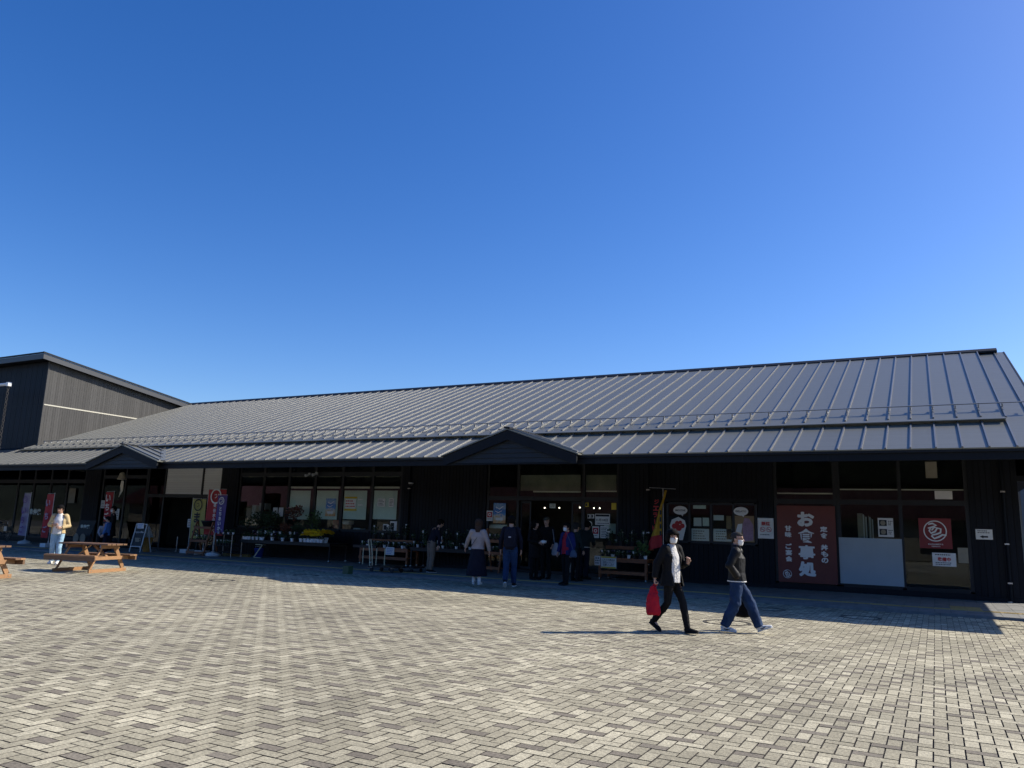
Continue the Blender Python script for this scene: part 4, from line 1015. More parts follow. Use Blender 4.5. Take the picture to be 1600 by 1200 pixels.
# --- banners on poles
def cloth(x0, x1, z0, z1, y, fold=.05, seed=0, n=8, mm=14, sway=0.):
    b = MB(); vs = []; ph = seed * 1.7
    for j in range(mm + 1):
        v = j / mm; z = z1 + (z0 - z1) * v
        for i in range(n + 1):
            u = i / n; vs.append((x0 + (x1 - x0) * u * (1 - sway * v * .4) , y + fold * math.sin(u * 5 + ph + v * 2) * (.3 + v), z + .02 * math.sin(u * 3 + ph) * v))
    b.add(vs, [(j * (n + 1) + i, j * (n + 1) + i + 1, (j + 1) * (n + 1) + i + 1, (j + 1) * (n + 1) + i) for j in range(mm) for i in range(n)])
    return b
def nobori(label, base_px, xl_, xr_, yt_, yb_, Y, m, pole_right, txt='', tm='signwhite', base='round', fold=.04, seed=0, tb=.03, motif=None):
    """narrow cloth flag: the pole stands on the walkway at depth Y"""
    a = onY(xl_, (yt_ + yb_) / 2, Y); c = onY(xr_, (yt_ + yb_) / 2, Y); z1 = onY((xl_ + xr_) / 2, yt_, Y).z; z0 = onY((xl_ + xr_) / 2, yb_, Y).z
    px_ = c.x if pole_right else a.x
    t = thing('banner_flag', label, 'banner', (px_, Y, ZF), 0, 'cloth banners on poles')
    b = MB(); b.tube([(px_, Y, ZF + .06), (px_, Y, z1 + .06)], .012, 8); b.build('pole', M['whiteplastic'], t)
    b = MB(); e = (a.x if pole_right else c.x); b.tube([(px_ + (.04 if pole_right else -.04), Y, z1 + .03), (e, Y, z1 + .02)], .007, 6); b.build('crossbar', M['whiteplastic'], t)
    b = MB()
    if base == 'round': b.lathe((px_, Y, ZF), [(.27, 0), (.29, .05), (.24, .12), (.07, .16), (.03, .2)], 18)
    else: b.box(px_ - .24, px_ + .14, Y - .2, Y + .2, ZF, ZF + .16); b.tube([(px_, Y, ZF + .15), (px_, Y, ZF + .25)], .025, 8)
    b.build('base', M['whiteplastic'], t)
    fl = cloth(a.x, c.x, z0, z1, Y - .015, fold, seed).build('flag', m, t, smooth=True)
    if txt:
        n = len(txt); H_ = (z1 - z0); st = H_ * (.66 if motif else .9) / n; top = z1 - H_ * (.30 if motif else .06)
        for i, chh in enumerate(txt): letter(fl, chh, (a.x + c.x) / 2, Y - .02 - fold * 1.5, top - st * (i + .5), min(st * .8, (c.x - a.x) * .6), M[tm], tb)
    if motif:
        b = MB(); ring(b, (a.x + c.x) / 2, Y - .02 - fold * 1.4, z1 - (z1 - z0) * .15, (c.x - a.x) * .3, (c.x - a.x) * .24, 24); stroke(b, (a.x + c.x) / 2, Y - .021 - fold * 1.4, z1 - (z1 - z0) * .15, [(-.08, .05), (.03, .08), (.06, -.02), (-.05, -.07)], .015); b.build('motif', M[tm], fl)
    return t
M['flag_white'] = mat('flag_white', (.42, .38, .44), .7, var=.12, scale=3, col2=(.30, .24, .42))
M['flag_indigo'] = mat('flag_indigo', (.10, .07, .26), .7, var=.2, scale=3)
nobori('white and purple cloth banner with round base, leftmost of the banners', None, 34, 44.5, 771, 837, 21.6, M['flag_white'], True, 'いちご', 'purple_print', fold=.05, seed=1, motif=True)
nobori('faded red cloth banner behind the man in tan jacket', None, 70.5, 81, 772, 840, 20.5, M['red_print'], True, 'いちご', 'flag_white', base='block', fold=.05, seed=2)
nobori('red cloth banner above the black coated person in mask', None, 164, 176, 769, 815, 22.3, M['red_print'], True, 'いちご', 'signwhite', base='block', fold=.04, seed=3)
nobori('yellow green cloth banner with black characters behind ladder shelf', None, 298.5, 320, 780, 842, 22.4, M['lime_print'], False, 'まる', 'ink', base='block', fold=.03, seed=4, motif=True)
nobori('wide deep red cloth banner with white characters beside the window band', None, 323, 351, 765, 836, 22.0, M['red_print'], False, '金谷ホテルベ', 'signwhite', base='block', fold=.03, seed=5, motif=True)
nobori('indigo cloth banner overlapping the wide red banner', None, 339, 353, 774, 832, 21.6, M['flag_indigo'], False, 'とちあいか', 'signwhite', base='round', fold=.03, seed=6, motif=True)
# slack yellow and red banner by the kiosk
P = onY(1036, 764, 22.4); t = thing('banner_flag', 'slack yellow and red banner on tall pole left of the kiosk window', 'banner', (P.x, 22.4, ZF), 0, 'cloth banners on poles')
MB().tube([(P.x, 22.4, ZF + .05), (P.x, 22.4, P.z + .02)], .013, 8).build('pole', M['steel'], t)
MB().tube([(P.x - .42, 22.4, P.z + .04), (P.x + .38, 22.4, P.z - .0)], .009, 6).build('crossbar', M['steel'], t)
MB().lathe((P.x, 22.4, ZF), [(.22, 0), (.24, .05), (.2, .1), (.05, .14)], 16).build('base', M['ink'], t)
fv_ = []; nn = 18
for j in range(nn + 1):
    v = j / nn; z = P.z - .04 - v * 1.62; wd = .10 + .55 * min(1, v * 1.15); xr = P.x + .13 * max(0, 1 - v * 3)
    for i in range(7):
        u = i / 6; fv_.append((xr - .005 - wd * (1 - u) * .62 - .0 + .06 * math.sin(v * 4) * (1 - u), 22.36 + .05 * math.sin(u * 9 + v * 3), z - (1 - u) * .12 * v))
b = MB(); b.add(fv_, [(j * 7 + i, j * 7 + i + 1, j * 7 + i + 8, j * 7 + i + 7) for j in range(nn) for i in range(6)])
for k, f_ in enumerate(b.f):
    b.mi[k] = 1 if k // 6 > 13 else 0
M['flag_yellow'] = mat('flag_yellow', (.48, .29, .02), .7, var=.12, scale=4)
fl = b.build('flag', [M['flag_yellow'], M['red_print']], t, smooth=True)
for i, chh in enumerate('ジェラート'): letter(fl, chh, P.x - .16 - .02 * i, 22.29, P.z - .38 - i * .19, .14, M['red_ink'], .03)
for i in range(4): MB().box(P.x - .07, P.x - .02, 22.285, 22.29, P.z - .75 - i * .2, P.z - .62 - i * .2).build('print_block', M['ink'], fl)

# ================================================================== PLANTS, STANDS AND TROLLEYS ON THE WALKWAY
def leaves(b, c, r, rz, n, size, rng, mi=0, shell=.35):
    for _ in range(n):
        while True:
            u = Vector((rng.uniform(-1, 1), rng.uniform(-1, 1), rng.uniform(-1, 1)))
            if shell < u.length < 1: break
        p = Vector(c) + Vector((u.x * r, u.y * r, u.z * rz)); d = (u + Vector((rng.uniform(-.7, .7), rng.uniform(-.7, .7), rng.uniform(-.2, .9)))).normalized(); s_ = size * rng.uniform(.6, 1.3)
        a = d.orthogonal().normalized() * s_ * .42; t = d * s_
        b.add([p - a * .2, p + t * .5 - a, p + t, p + t * .5 + a], [(0, 1, 2, 3)], mi)
def blossoms(b, c, r, rz, n, size, rng, mi=0):
    for _ in range(n):
        th = rng.uniform(0, 6.283); ph = rng.uniform(0, 1) ** .6; p = Vector(c) + Vector((math.cos(th) * r * ph, math.sin(th) * r * ph, rz * math.sqrt(max(0, 1 - ph * ph * .9)) + rng.uniform(-.01, .01)))
        nrm = Vector((rng.uniform(-.6, .6), rng.uniform(-.9, .1), 1)).normalized(); a = nrm.orthogonal().normalized(); q = nrm.cross(a); s_ = size * rng.uniform(.7, 1.2)
        k = 6; vs = [p + nrm * s_ * .25] + [p + (a * math.cos(6.283 * j / k) + q * math.sin(6.283 * j / k)) * s_ for j in range(k)]
        b.add(vs, [(0, 1 + j, 1 + (j + 1) % k) for j in range(k)], mi)
PROTO = {}
def plant_parts(kind):
    """meshes of one potted plant, standing at the origin"""
    if kind in PROTO: return PROTO[kind]
    rng = random.Random(hash(kind) % 1000 if not isinstance(kind, str) else sum(map(ord, kind)))
    potc, r, h, leafm, bloomm, spread, tall = dict(
        white_small=('potwhite', .05, .095, 'leaf', 'bloompink', .085, .07), white_plain=('potwhite', .05, .095, 'leafdark', None, .08, .08), white_mum=('potwhite', .062, .11, 'leafdark', 'bloomyellow', .15, .12),
        black_small=('potblack', .05, .09, 'leaf', 'bloomwhite', .07, .09), black_purple=('potblack', .05, .09, 'leafdark', 'bloompurple', .08, .08), black_tall=('potblack', .09, .16, 'leafdark', 'bloomwhite', .12, .30), white_leafy=('potwhite', .055, .10, 'leafdark', 'bloompurple', .09, .09))[kind]
    b = MB(); b.lathe((0, 0, 0), [(r * .74, 0), (r, h * .86), (r * 1.1, h * .87), (r * 1.1, h), (r * .95, h), (r * .93, h * .9), (.004, h * .9)], 12); pot = b.mesh('pot', [M[potc]])
    b = MB(); leaves(b, (0, 0, h + tall * .5), spread, tall * .75, 46 if tall < .2 else 80, .045 if tall < .2 else .06, rng)
    for _ in range(5): b.tube([(rng.uniform(-.01, .01), rng.uniform(-.01, .01), h * .88), (rng.uniform(-spread, spread) * .6, rng.uniform(-spread, spread) * .6, h + tall * .8)], .003, 4)
    fol = b.mesh('foliage', M[leafm]); bl = None
    if bloomm:
        b = MB(); blossoms(b, (0, 0, h + tall * .55), spread * .95, tall * .65, 48 if kind == 'white_mum' else (9 if tall < .2 else 5), .048 if kind == 'white_mum' else .02, rng); bl = b.mesh('blooms', M[bloomm])
    tg = None
    if kind in ('black_small', 'black_tall', 'black_purple', 'white_leafy'):
        b = MB(); z0 = h + tall * (.9 if tall > .2 else .75); b.box(-.002, .002, -.052, -.050, h * .9, z0); b.add([(-.022, -.058, z0 - .01), (.024, -.050, z0 - .01), (.020, -.046, z0 + .055), (-.026, -.054, z0 + .055), (-.022, -.056, z0 - .01), (.024, -.048, z0 - .01), (.020, -.044, z0 + .055), (-.026, -.052, z0 + .055)], [(0, 1, 2, 3), (7, 6, 5, 4), (0, 4, 5, 1), (1, 5, 6, 2), (2, 6, 7, 3), (3, 7, 4, 0)]); tg = b.mesh('price_tag', M['paper'])
    PROTO[kind] = (pot, fol, bl, tg); return PROTO[kind]
ORDN = ['leftmost', 'second', 'third', 'fourth', 'fifth', 'sixth', 'seventh', 'eighth', 'ninth', 'tenth', 'eleventh', 'twelfth', 'thirteenth', 'fourteenth', 'fifteenth']
SEEN = {}
def potted(kind, x, y, z, label, group, rz=0, s=1.):
    k = SEEN.get(label, 0); SEEN[label] = k + 1
    label = label.replace(' the ', ' ') + (', leftmost' if k == 0 else ', %s from left' % ORDN[k])
    pot, fol, bl, tg = plant_parts(kind); t = thing('potted_plant', label, 'potted plant', (x, y, z), rz, group); t.scale = (s, s, s)
    for nm, me in (('pot', pot), ('foliage', fol), ('blooms', bl), ('price_tag', tg)):
        if me: o = link(nm, me, t, world=False)
    return t
def tabl(name, label, cat, x0, x1, y0, y1, zt, m, leg=.04, shelf=None, back=None, apron=.09, planks=3, castors=True):
    t = thing(name, label, cat, ((x0 + x1) / 2, (y0 + y1) / 2, ZF))
    n = planks; wy = (y1 - y0) / n
    for i in range(n): MB().box(x0, x1, y0 + i * wy + .004, y0 + (i + 1) * wy - .004, zt - .03, zt).build('top_plank', m, t)
    MB().box(x0 + .03, x1 - .03, y0 + .02, y0 + .045, zt - .03 - apron, zt - .031).build('apron', m, t); MB().box(x0 + .03, x1 - .03, y1 - .045, y1 - .02, zt - .03 - apron, zt - .031).build('apron', m, t)
    for x in (x0 + .05, x1 - .05):
        for y in (y0 + .07, y1 - .07):
            g = MB().box(x - leg, x + leg, y - leg, y + leg, ZF + (.08 if castors else 0), zt - .0305).build('leg', m, t)
            if castors: MB().tube([(x - .018, y, ZF + .042), (x + .018, y, ZF + .042)], .042, 10).build('castor', M['steel'], g)
    if shelf:
        MB().box(x0 + .02, x1 - .02, y0 + .06 - leg - .03, y0 + .07 - leg - .001 + .0, shelf - .09, shelf).build('rail', m, t)
        MB().box(x0 + .1, x1 - .1, y0 + .12, y1 - .12, shelf - .025, shelf).build('shelf', m, t)
    if back:
        for k, (yy, zz) in enumerate(back): MB().box(x0 + .04, x1 - .04, yy, yy + .20, zz - .1, zz).build('riser', m, t)
    return t
rng = random.Random(11)
def table_x(pa, pb, Y, z): return onY(pa, 850, Y).x, onY(pb, 850, Y).x
# black table with white pots
x0, x1 = table_x(376, 517, 22.0, .75); bt0, bt1 = x0, x1; ZT1 = onY(470, 847, 21.95).z
tabl('plant_table', 'long black table carrying white pots before the window band', 'table', x0, x1, 21.95, 23.0, ZT1, M['blackmetal'], leg=.02, planks=1)
xs_w = [(365.5, 'white_plain'), (371, 'white_plain'), (377, 'white_plain'), (382, 'white_small'), (386, 'white_plain'), (390.5, 'white_plain'), (396, 'white_small'), (401, 'white_small'), (406.5, 'white_plain'), (410, 'white_plain'), (426, 'white_leafy'), (441.5, 'white_plain'), (457, 'white_plain'),
        (471, 'white_leafy'), (477, 'white_mum'), (482, 'white_mum'), (487, 'white_mum'), (492, 'white_mum'), (497, 'white_mum'), (502, 'white_leafy')]
for px, kd in xs_w:
    X = onY(px, 840, 22.05).x
    if X < x0 + .06: X = x0 + .08 + (px - 365) * .01
    lab = {'white_plain': 'small white seedling pot in front row of the black table', 'white_small': 'small white pot with pink blooms on the black table', 'white_mum': 'yellow chrysanthemum pot in front row of the black table', 'white_leafy': 'white pot with tiny purple blooms on the black table'}[kd]
    potted(kd, X, 22.06 + rng.uniform(-.03, .03), ZT1 + .001, lab, 'white pots along the black table', rng.uniform(0, 6), 1.25)
for px, yy in ((484, 22.35), (491, 22.4), (498, 22.34), (505, 22.42), (509, 22.3)):
    potted('white_mum', onY(px, 840, yy).x, yy, ZT1 + .001, 'yellow chrysanthemum pot in the second row of the black table', 'second row of yellow chrysanthemums', rng.uniform(0, 6), 1.7)
for k in range(12):
    potted('black_small' if k % 2 else 'black_purple', x0 + .2 + k * (x1 - x0 - 1.5) / 11, 22.5 + rng.uniform(-.1, .1), ZT1 + .001, 'dark seedling pot in back rows of the black table', 'dark pots in the back rows of the black table', rng.uniform(0, 6), 1.7)
# shrubs at the back of that table
def shrub(px, py, Y, r, rz, zb, lm, label, n=260, bloom=None, size=.075, nb=0):
    c = onY(px, py, Y); t = thing('potted_shrub', label, 'shrub', (c.x, Y, zb)); rg = random.Random(int(px * 7))
    b = MB(); b.lathe((c.x, Y, zb), [(.10, 0), (.14, .2), (.15, .2), (.15, .23), (.01, .22)], 14); b.build('pot', M['potblack'], t)
    b = MB()
    for k in range(4): b.tube([(c.x + rg.uniform(-.03, .03), Y, zb + .2), (c.x + rg.uniform(-.08, .08), Y + rg.uniform(-.08, .08), (zb + c.z) / 2 + .1), (c.x + rg.uniform(-r, r) * .6, Y + rg.uniform(-r, r) * .6, c.z + rg.uniform(-.3, .6) * rz)], [.012, .009, .004], 5)
    b.build('stem', M['soil'], t)
    b = MB()
    for k in range(5): leaves(b, (c.x + rg.uniform(-.5, .5) * r, Y + rg.uniform(-.4, .4) * r, c.z + rg.uniform(-.45, .45) * rz), r * .62, rz * .55, n // 5, size, rg, 0, .1)
    b.build('foliage', M[lm], t)
    if bloom: b = MB(); blossoms(b, (c.x, Y, c.z), r * .95, rz * .85, nb, .035, rg); b.build('blooms', M[bloom], t)
shrub(405, 815, 22.75, .48, .42, ZT1, 'leafdark', 'broad dark green shrub at the left of the black table', 420)
shrub(385, 818, 22.6, .34, .34, ZT1, 'leafdark', 'airy dark shrub before the carton stack', 160, size=.06)
shrub(428, 812, 22.8, .5, .36, ZT1, 'leafdark', 'dense dark shrub in front of the two blank sheets', 420)
shrub(458, 803, 22.8, .36, .34, ZT1, 'leafred', 'reddish leaved shrub before the first blind', 300, 'bloompink', nb=26)
shrub(448, 826, 22.5, .42, .24, ZT1, 'leafred', 'low russet shrub at the middle of the black table', 260)
shrub(470, 824, 22.6, .38, .26, ZT1, 'leafdark', 'low dark shrub left of the yellow chrysanthemums', 260)
shrub(493, 814, 22.75, .34, .46, ZT1, 'leaf', 'upright green shrub between first and second blind', 280, size=.065)
# metal rack left of the table
def rack():
    Y = 21.5; a = onY(333, 850, Y).x; c = onY(362, 850, Y).x; zt = onY(345, 834, Y).z
    t = thing('wire_rack', 'low steel rack of seedling trays between ladder shelf and black table', 'rack', ((a + c) / 2, Y + .25, ZF))
    for x in (a, c):
        for y in (Y, Y + .5): MB().tube([(x, y, ZF), (x, y, zt)], .014, 8).build('post', M['steel'], t)
    for z in (ZF + .18, zt - .45, zt - .02): MB().box(a, c, Y, Y + .5, z, z + .015).build('shelf', M['blackmetal'], t)
    for k in range(7): potted(('white_plain', 'black_small')[k % 2], a + .1 + k * (c - a - .2) / 6, Y + .12, zt - .003, 'little seedling pot on top of the steel rack', 'seedling pots on the steel rack', k, .8)
    for k in range(6): potted('black_small', a + .12 + k * (c - a - .24) / 5, Y + .12, zt - .433, 'dark seedling pot on the middle shelf of the steel rack', 'seedling pots inside the steel rack', k, 1.)
rack()
# yellow timber skid and blue crate with folding stool under the black table
P0 = onY(365, 866, 22.3); tag(MB().box(P0.x - .5, P0.x + .9, 22.2, 22.35, ZF, ZF + .10).build('timber_skid', mat('skid_yellow', (.26, .17, .05), .7, var=.2), loc=(P0.x, 22.3, ZF)), 'yellowish timber skid on the ground under the seedling rack', 'timber')
P0 = onY(403, 864, 22.4); t = thing('blue_bucket', 'bright blue bucket under the black table', 'bucket', (P0.x, 22.45, ZF)); MB().lathe((P0.x, 22.45, ZF), [(.13, 0), (.18, .32), (.19, .32), (.19, .35), (.16, .34), (.12, .03), (.01, .02)], 18).build('tub', M['blue_plastic'], t, smooth=True); MB().tube([(P0.x - .185, 22.45, ZF + .33), (P0.x - .1, 22.34, ZF + .42), (P0.x + .1, 22.34, ZF + .42), (P0.x + .185, 22.45, ZF + .33)], .006, 6).build('handle', M['steel'], t)
P0 = onY(409, 864, 22.2); t = thing('folding_stool', 'cream folding stool leaning by the blue bucket', 'stool', (P0.x, 22.2, ZF))
MB().bar((P0.x - .35, 22.15, ZF + .01), (P0.x + .05, 22.15, ZF + .50), (.015, 0, -.012), (0, .012, 0)).build('leg', M['cream'], t); MB().bar((P0.x - .36, 22.15, ZF + .012), (P0.x + .0, 22.15, ZF + .012), (0, .012, 0), (0, 0, .012)).build('leg', M['cream'], t); MB().bar((P0.x - .22, 22.15, ZF + .50), (P0.x + .12, 22.15, ZF + .5), (0, .1, 0), (0, 0, .012)).build('seat', M['cream'], t)

# --- ladder shelves
def ladder_shelf(label, px_l, px_r, Y, ztop, levels, w_lean=.35, mm='redwood'):
    a = onY(px_l, 860, Y).x; c = onY(px_r, 860, Y).x
    t = thing('ladder_shelf', label, 'shelf', ((a + c) / 2, Y, ZF))
    for x in (a, c):
        MB().bar((x, Y, ZF), (x, Y + w_lean, ztop), (.022, 0, 0), (0, .03, .012)).build('leg', M[mm], t); MB().bar((x, Y + 2 * w_lean, ZF), (x, Y + w_lean + .05, ztop), (.022, 0, 0), (0, .03, -.012)).build('leg', M[mm], t)
    for z in levels:
        k = (z - ZF) / (ztop - ZF); y0 = Y + w_lean * k + .03; MB().box(a + .023, c - .023, y0 - .06, y0 + .30, z - .03, z).build('shelf', M[mm], t); MB().box(a - .03, c + .03, y0 - .085, y0 - .062, z - .06, z + .03).build('shelf_rail', M[mm], t)
    return a, c, t
zt = onY(318, 815, 21.5).z
a, c, t = ladder_shelf('reddish wooden ladder shelf with black basket before the yellow green banner', 292, 317.5, 21.4, zt, (ZF + .12, ZF + .56, zt - .22)) 
MB_b = MB(); MB_b.lathe(((a + c) / 2, 21.95, zt - .215), [(.2, 0), (.30, .22), (.32, .22), (.32, .26), (.27, .25), (.18, .03), (.01, .02)], 18); tag(MB_b.build('basket', M['blackmetal'], loc=((a + c) / 2, 21.95, zt - .215)), 'round black basket on top of the left ladder shelf', 'basket')
for k in range(4): potted('black_small', a + .15 + k * (c - a - .3) / 3, 21.72, ZF + .562, 'dark seedling pot on the middle step of the left ladder shelf', 'pots on the left ladder shelf', k)
P0 = gnd(275, 862, ZF); t = thing('steel_post', 'short steel post standing by the left entrance', 'post', (P0.x, P0.y, ZF)); MB().tube([(P0.x, P0.y, ZF), (P0.x, P0.y, ZF + .62)], .022, 10).build('tube', M['steel'], t); MB().lathe((P0.x, P0.y, ZF), [(.07, 0), (.07, .015), (.03, .02)], 12).build('foot', M['steel'], t)
zt = onY(775, 826, 22.4).z
a, c, t = ladder_shelf('reddish wooden ladder shelf between the long skirt woman and backpack person', 752, 780, 22.2, zt, (ZF + .16, ZF + .62, ZF + 1.0))
for z, n_ in ((ZF + .622, 4), (ZF + 1.002, 4)):
    for k in range(n_): potted(('black_small', 'black_purple')[k % 2], a + .12 + k * (c - a - .24) / (n_ - 1), 22.2 + .35 * (z - ZF) / (zt - ZF) + .12, z, 'dark seedling pot on the right ladder shelf', 'pots on the right ladder shelf', k)
# --- wooden table with flowers (left of beige-trousered man)
Y0 = 22.35; x0, x1 = table_x(561, 637, Y0, 0); zt = onY(600, 856, Y0).z
tabl('flower_stand', 'reddish wooden stand of flower pots left of the beige trousered man', 'stand', x0, x1, Y0, Y0 + .75, zt, M['redwood'], leg=.035, shelf=ZF + .30, back=[(Y0 + .5, zt + .28)])
for k in range(11): potted(('black_small', 'white_leafy', 'black_purple', 'black_small')[k % 4], x0 + .1 + k * (x1 - x0 - .2) / 10, Y0 + .12 + rng.uniform(-.03, .03), zt + .001, 'small flower pot in the front row of the left wooden stand', 'front row pots on the left wooden stand', k)
for k in range(6): potted(('black_tall', 'black_small')[k % 2], x0 + .2 + k * (x1 - x0 - .4) / 5, Y0 + .6, zt + .282, 'flower pot on the raised back step of the left wooden stand', 'back step pots on the left wooden stand', k)
for k in range(9): potted(('black_purple', 'white_leafy', 'black_small')[k % 3], x0 + .12 + k * (x1 - x0 - .24) / 8, Y0 + .34 + rng.uniform(-.03, .03), zt + .001, 'flower pot in middle row of left wooden stand', 'middle row pots on the left wooden stand', k)
cx_ = onY(607, 858, Y0 - .02); o, cx, y, cz, w_, h_ = sign_panel('price_card', 'pale blue white card hung on the left wooden stand', 'card', 602.5, 855, 616, 867, M['paper'], Y0 - .004, .005); lines(o, cx, y, cz, w_, h_ * .8, 4, M['blue_print'])
# --- dark table behind the beige trousered man
Y0 = 22.3; x0, x1 = table_x(640, 742, Y0, 0); zt = onY(690, 857, Y0).z
tabl('plant_table', 'dark metal plant table behind the beige trousered man', 'table', x0, x1, Y0, Y0 + .9, zt, M['blackmetal'], leg=.025, planks=1)
for k in range(15): potted(('black_small', 'white_plain', 'black_purple')[k % 3], x0 + .1 + k * (x1 - x0 - .2) / 14, Y0 + .12 + rng.uniform(-.03, .03), zt + .001, 'little pot in the front row of the dark metal table', 'front row pots on the dark metal table', k, .95)
for k in range(11): potted(('black_tall', 'black_small')[k % 2], x0 + .15 + k * (x1 - x0 - .3) / 10, Y0 + .6 + rng.uniform(-.1, .1), zt + .001, 'taller pot in the back row of the dark metal table', 'back row pots on the dark metal table', k, rng.uniform(.9, 1.2))
o, cx, y, cz, w_, h_ = sign_panel('price_card', 'small pale card on a stick right of the beige trousered man', 'card', 683.5, 838, 690.5, 849, M['paper'], Y0 + .03, .004); lines(o, cx, y, cz, w_, h_ * .8, 3, M['blue_print']); MB().box(cx - .008, cx + .008, Y0 + .031, Y0 + .04, zt, cz).build('stick', M['steel'], o)
# --- right wooden stand
Y0 = 22.0; x0, x1 = table_x(934, 1011, Y0, 0); zt = onY(985, 873, Y0).z
tabl('flower_stand', 'reddish wooden stand of pots right of the middle entrance', 'stand', x0, x1, Y0, Y0 + .85, zt, M['redwood'], leg=.035, shelf=ZF + .28, back=[(Y0 + .55, zt + .34)])
for k in range(9): potted(('black_small', 'black_small', 'white_leafy')[k % 3], x0 + .1 + k * (x1 - x0 - .2) / 8, Y0 + .14 + rng.uniform(-.03, .03), zt + .001, 'small flower pot in the front row of the right wooden stand', 'front row pots on the right wooden stand', k)
for k in range(8): potted(('black_tall', 'black_small')[k % 2], x0 + .12 + k * (x1 - x0 - .24) / 7, Y0 + .66, zt + .342, 'flower pot on the raised step of the right wooden stand', 'back step pots on the right wooden stand', k, .9)
note(939, 869.5, 963, 888, Y0 - .005, 'white notice with yellow top and bottom bands on the right wooden stand', kind='border')
note(929, 868.5, 938, 883, Y0 - .003, 'pale blue card left of the yellow banded notice', n=3)
# pot on the corner
shrub(1003, 858, Y0 + .25, .22, .2, zt, 'leaf', 'spiky leafed plant at the right corner of the right wooden stand', 90, size=.13)

# --- platform trolleys
P0 = gnd(556, 894, ZF); P1 = gnd(602, 894, ZF); t = thing('platform_trolley', 'cream handled platform trolley parked before the left wooden stand', 'trolley', ((P0.x + P1.x) / 2, 19.35, ZF))
xa, xb, ya, yb = P0.x, P0.x + .95, 19.1, 19.7
MB().box(xa, xb, ya, yb, ZF + .14, ZF + .17).build('deck', M['blackmetal'], t)
for x in (xa + .1, xb - .1):
    for y in (ya + .06, yb - .06):
        g = MB().tube([(x, y - .02, ZF + .06), (x, y + .02, ZF + .06)], .06, 12).build('wheel', M['rubber'], t); MB().box(x - .03, x + .03, y - .03, y + .03, ZF + .121, ZF + .159).build('fork', M['steel'], g)
for y in (ya + .05, ya + .17):
    MB().tube([(xa + .03, y, ZF + .17), (xa + .0, y, ZF + .55), (xa - .05, y, ZF + .8), (xa - .08, y, ZF + .93)], .016, 8).build('handle_post', M['cream'], t)
MB().tube([(xa - .08, ya + .05, ZF + .93), (xa - .08, ya + .17, ZF + .93)], .016, 8).build('handle_bar', M['cream'], t)
t2 = thing('platform_trolley', 'dark folding trolley with cream uprights beside the cream handled trolley', 'trolley', (xb + .1, 19.9, ZF))
MB().box(xa + .1, xb + .15, 19.9, 20.5, ZF + .12, ZF + .15).build('deck', M['blackmetal'], t2)
for x, y in ((xa + .2, 19.95), (xb + .05, 19.95), (xa + .2, 20.45), (xb + .05, 20.45)): MB().tube([(x, y - .02, ZF + .05), (x, y + .02, ZF + .05)], .05, 12).build('wheel', M['rubber'], t2)
for px in (566.5, 587.5, 600.5): X = onY(px, 880, 20.0).x; MB().tube([(X, 20.0, ZF + .15), (X, 20.0, ZF + .66)], .016, 8).build('upright', M['cream'], t2)
MB().box(onY(552, 860, 20.0).x, onY(588, 860, 20.0).x, 19.97, 20.03, ZF + .66, ZF + .74).build('top_board', M['blackmetal'], t2)
P0 = gnd(543, 897, ZF); t = thing('green_box', 'small dark green box on ground left of the trolley', 'box', (P0.x, P0.y, ZF)); MB().box(P0.x - .1, P0.x + .1, P0.y - .1, P0.y + .1, ZF, ZF + .2).build('body', M['green_plastic'], t); MB().box(P0.x - .105, P0.x + .105, P0.y - .105, P0.y + .105, ZF + .2, ZF + .225).build('lid', M['leaf'], t)

# --- cafe boards
P0 = gnd(210, 862.5, ZF); Y = P0.y; aw, ah = .34, 1.12
t = thing('sandwich_board', 'white framed black sandwich board with coffee cup picture', 'sign board', (P0.x, Y, ZF))
for (u0, u1, v0, v1) in ((-aw, -aw + .035, 0, ah), (aw - .035, aw, 0, ah), (-aw + .035, aw - .035, ah - .035, ah), (-aw + .035, aw - .035, .2, .235)):
    b = MB(); b.bar((P0.x + (u0 + u1) / 2, Y + (v0) * .18, ZF + v0), (P0.x + (u0 + u1) / 2, Y + v1 * .18, ZF + v1), ((u1 - u0) / 2, 0, 0), (0, .012, 0)) if v1 - v0 > .1 else b.bar((P0.x + u0, Y + v0 * .18, ZF + (v0 + v1) / 2), (P0.x + u1, Y + v0 * .18, ZF + (v0 + v1) / 2), (0, 0, .017), (0, .012, 0)); b.build('frame_bar', M['whiteplastic'], t)
for s in (-1, 1): MB().bar((P0.x + s * (aw - .02), Y + .5, ZF), (P0.x + s * (aw - .02), Y + .22, ZF + ah), (.015, 0, 0), (0, .012, 0)).build('rear_leg', M['whiteplastic'], t)
bd = MB().bar((P0.x, Y + .205 * .18 + .016, ZF + .236), (P0.x, Y + (ah - .036) * .18 + .016, ZF + ah - .036), (aw - .036, 0, 0), (0, .004, 0)).build('board', M['ink'], t)
letter(bd, 'enjoy coffee', P0.x, Y + .12, ZF + .78, .10, M['signwhite'], .01, .52)
b = MB(); ring(b, P0.x, Y + .085, ZF + .40, .25, .01, 24, 1.); 
for i, v in enumerate(b.v): b.v[i] = (v[0], v[1] + (v[2] - ZF - .4) * .1, ZF + .38 + (v[2] - ZF - .40) * .35)
b.build('saucer', M['beige'], bd); b = MB(); b.prism([(P0.x - .15, ZF + .56), (P0.x - .12, ZF + .40), (P0.x + .1, ZF + .40), (P0.x + .13, ZF + .56)], Y + .070, Y + .072); b.build('cup', M['beige'], bd); b = MB(); ring(b, P0.x + .15, Y + .07, ZF + .49, .06, .035, 16); b.build('cup_handle', M['beige'], bd)
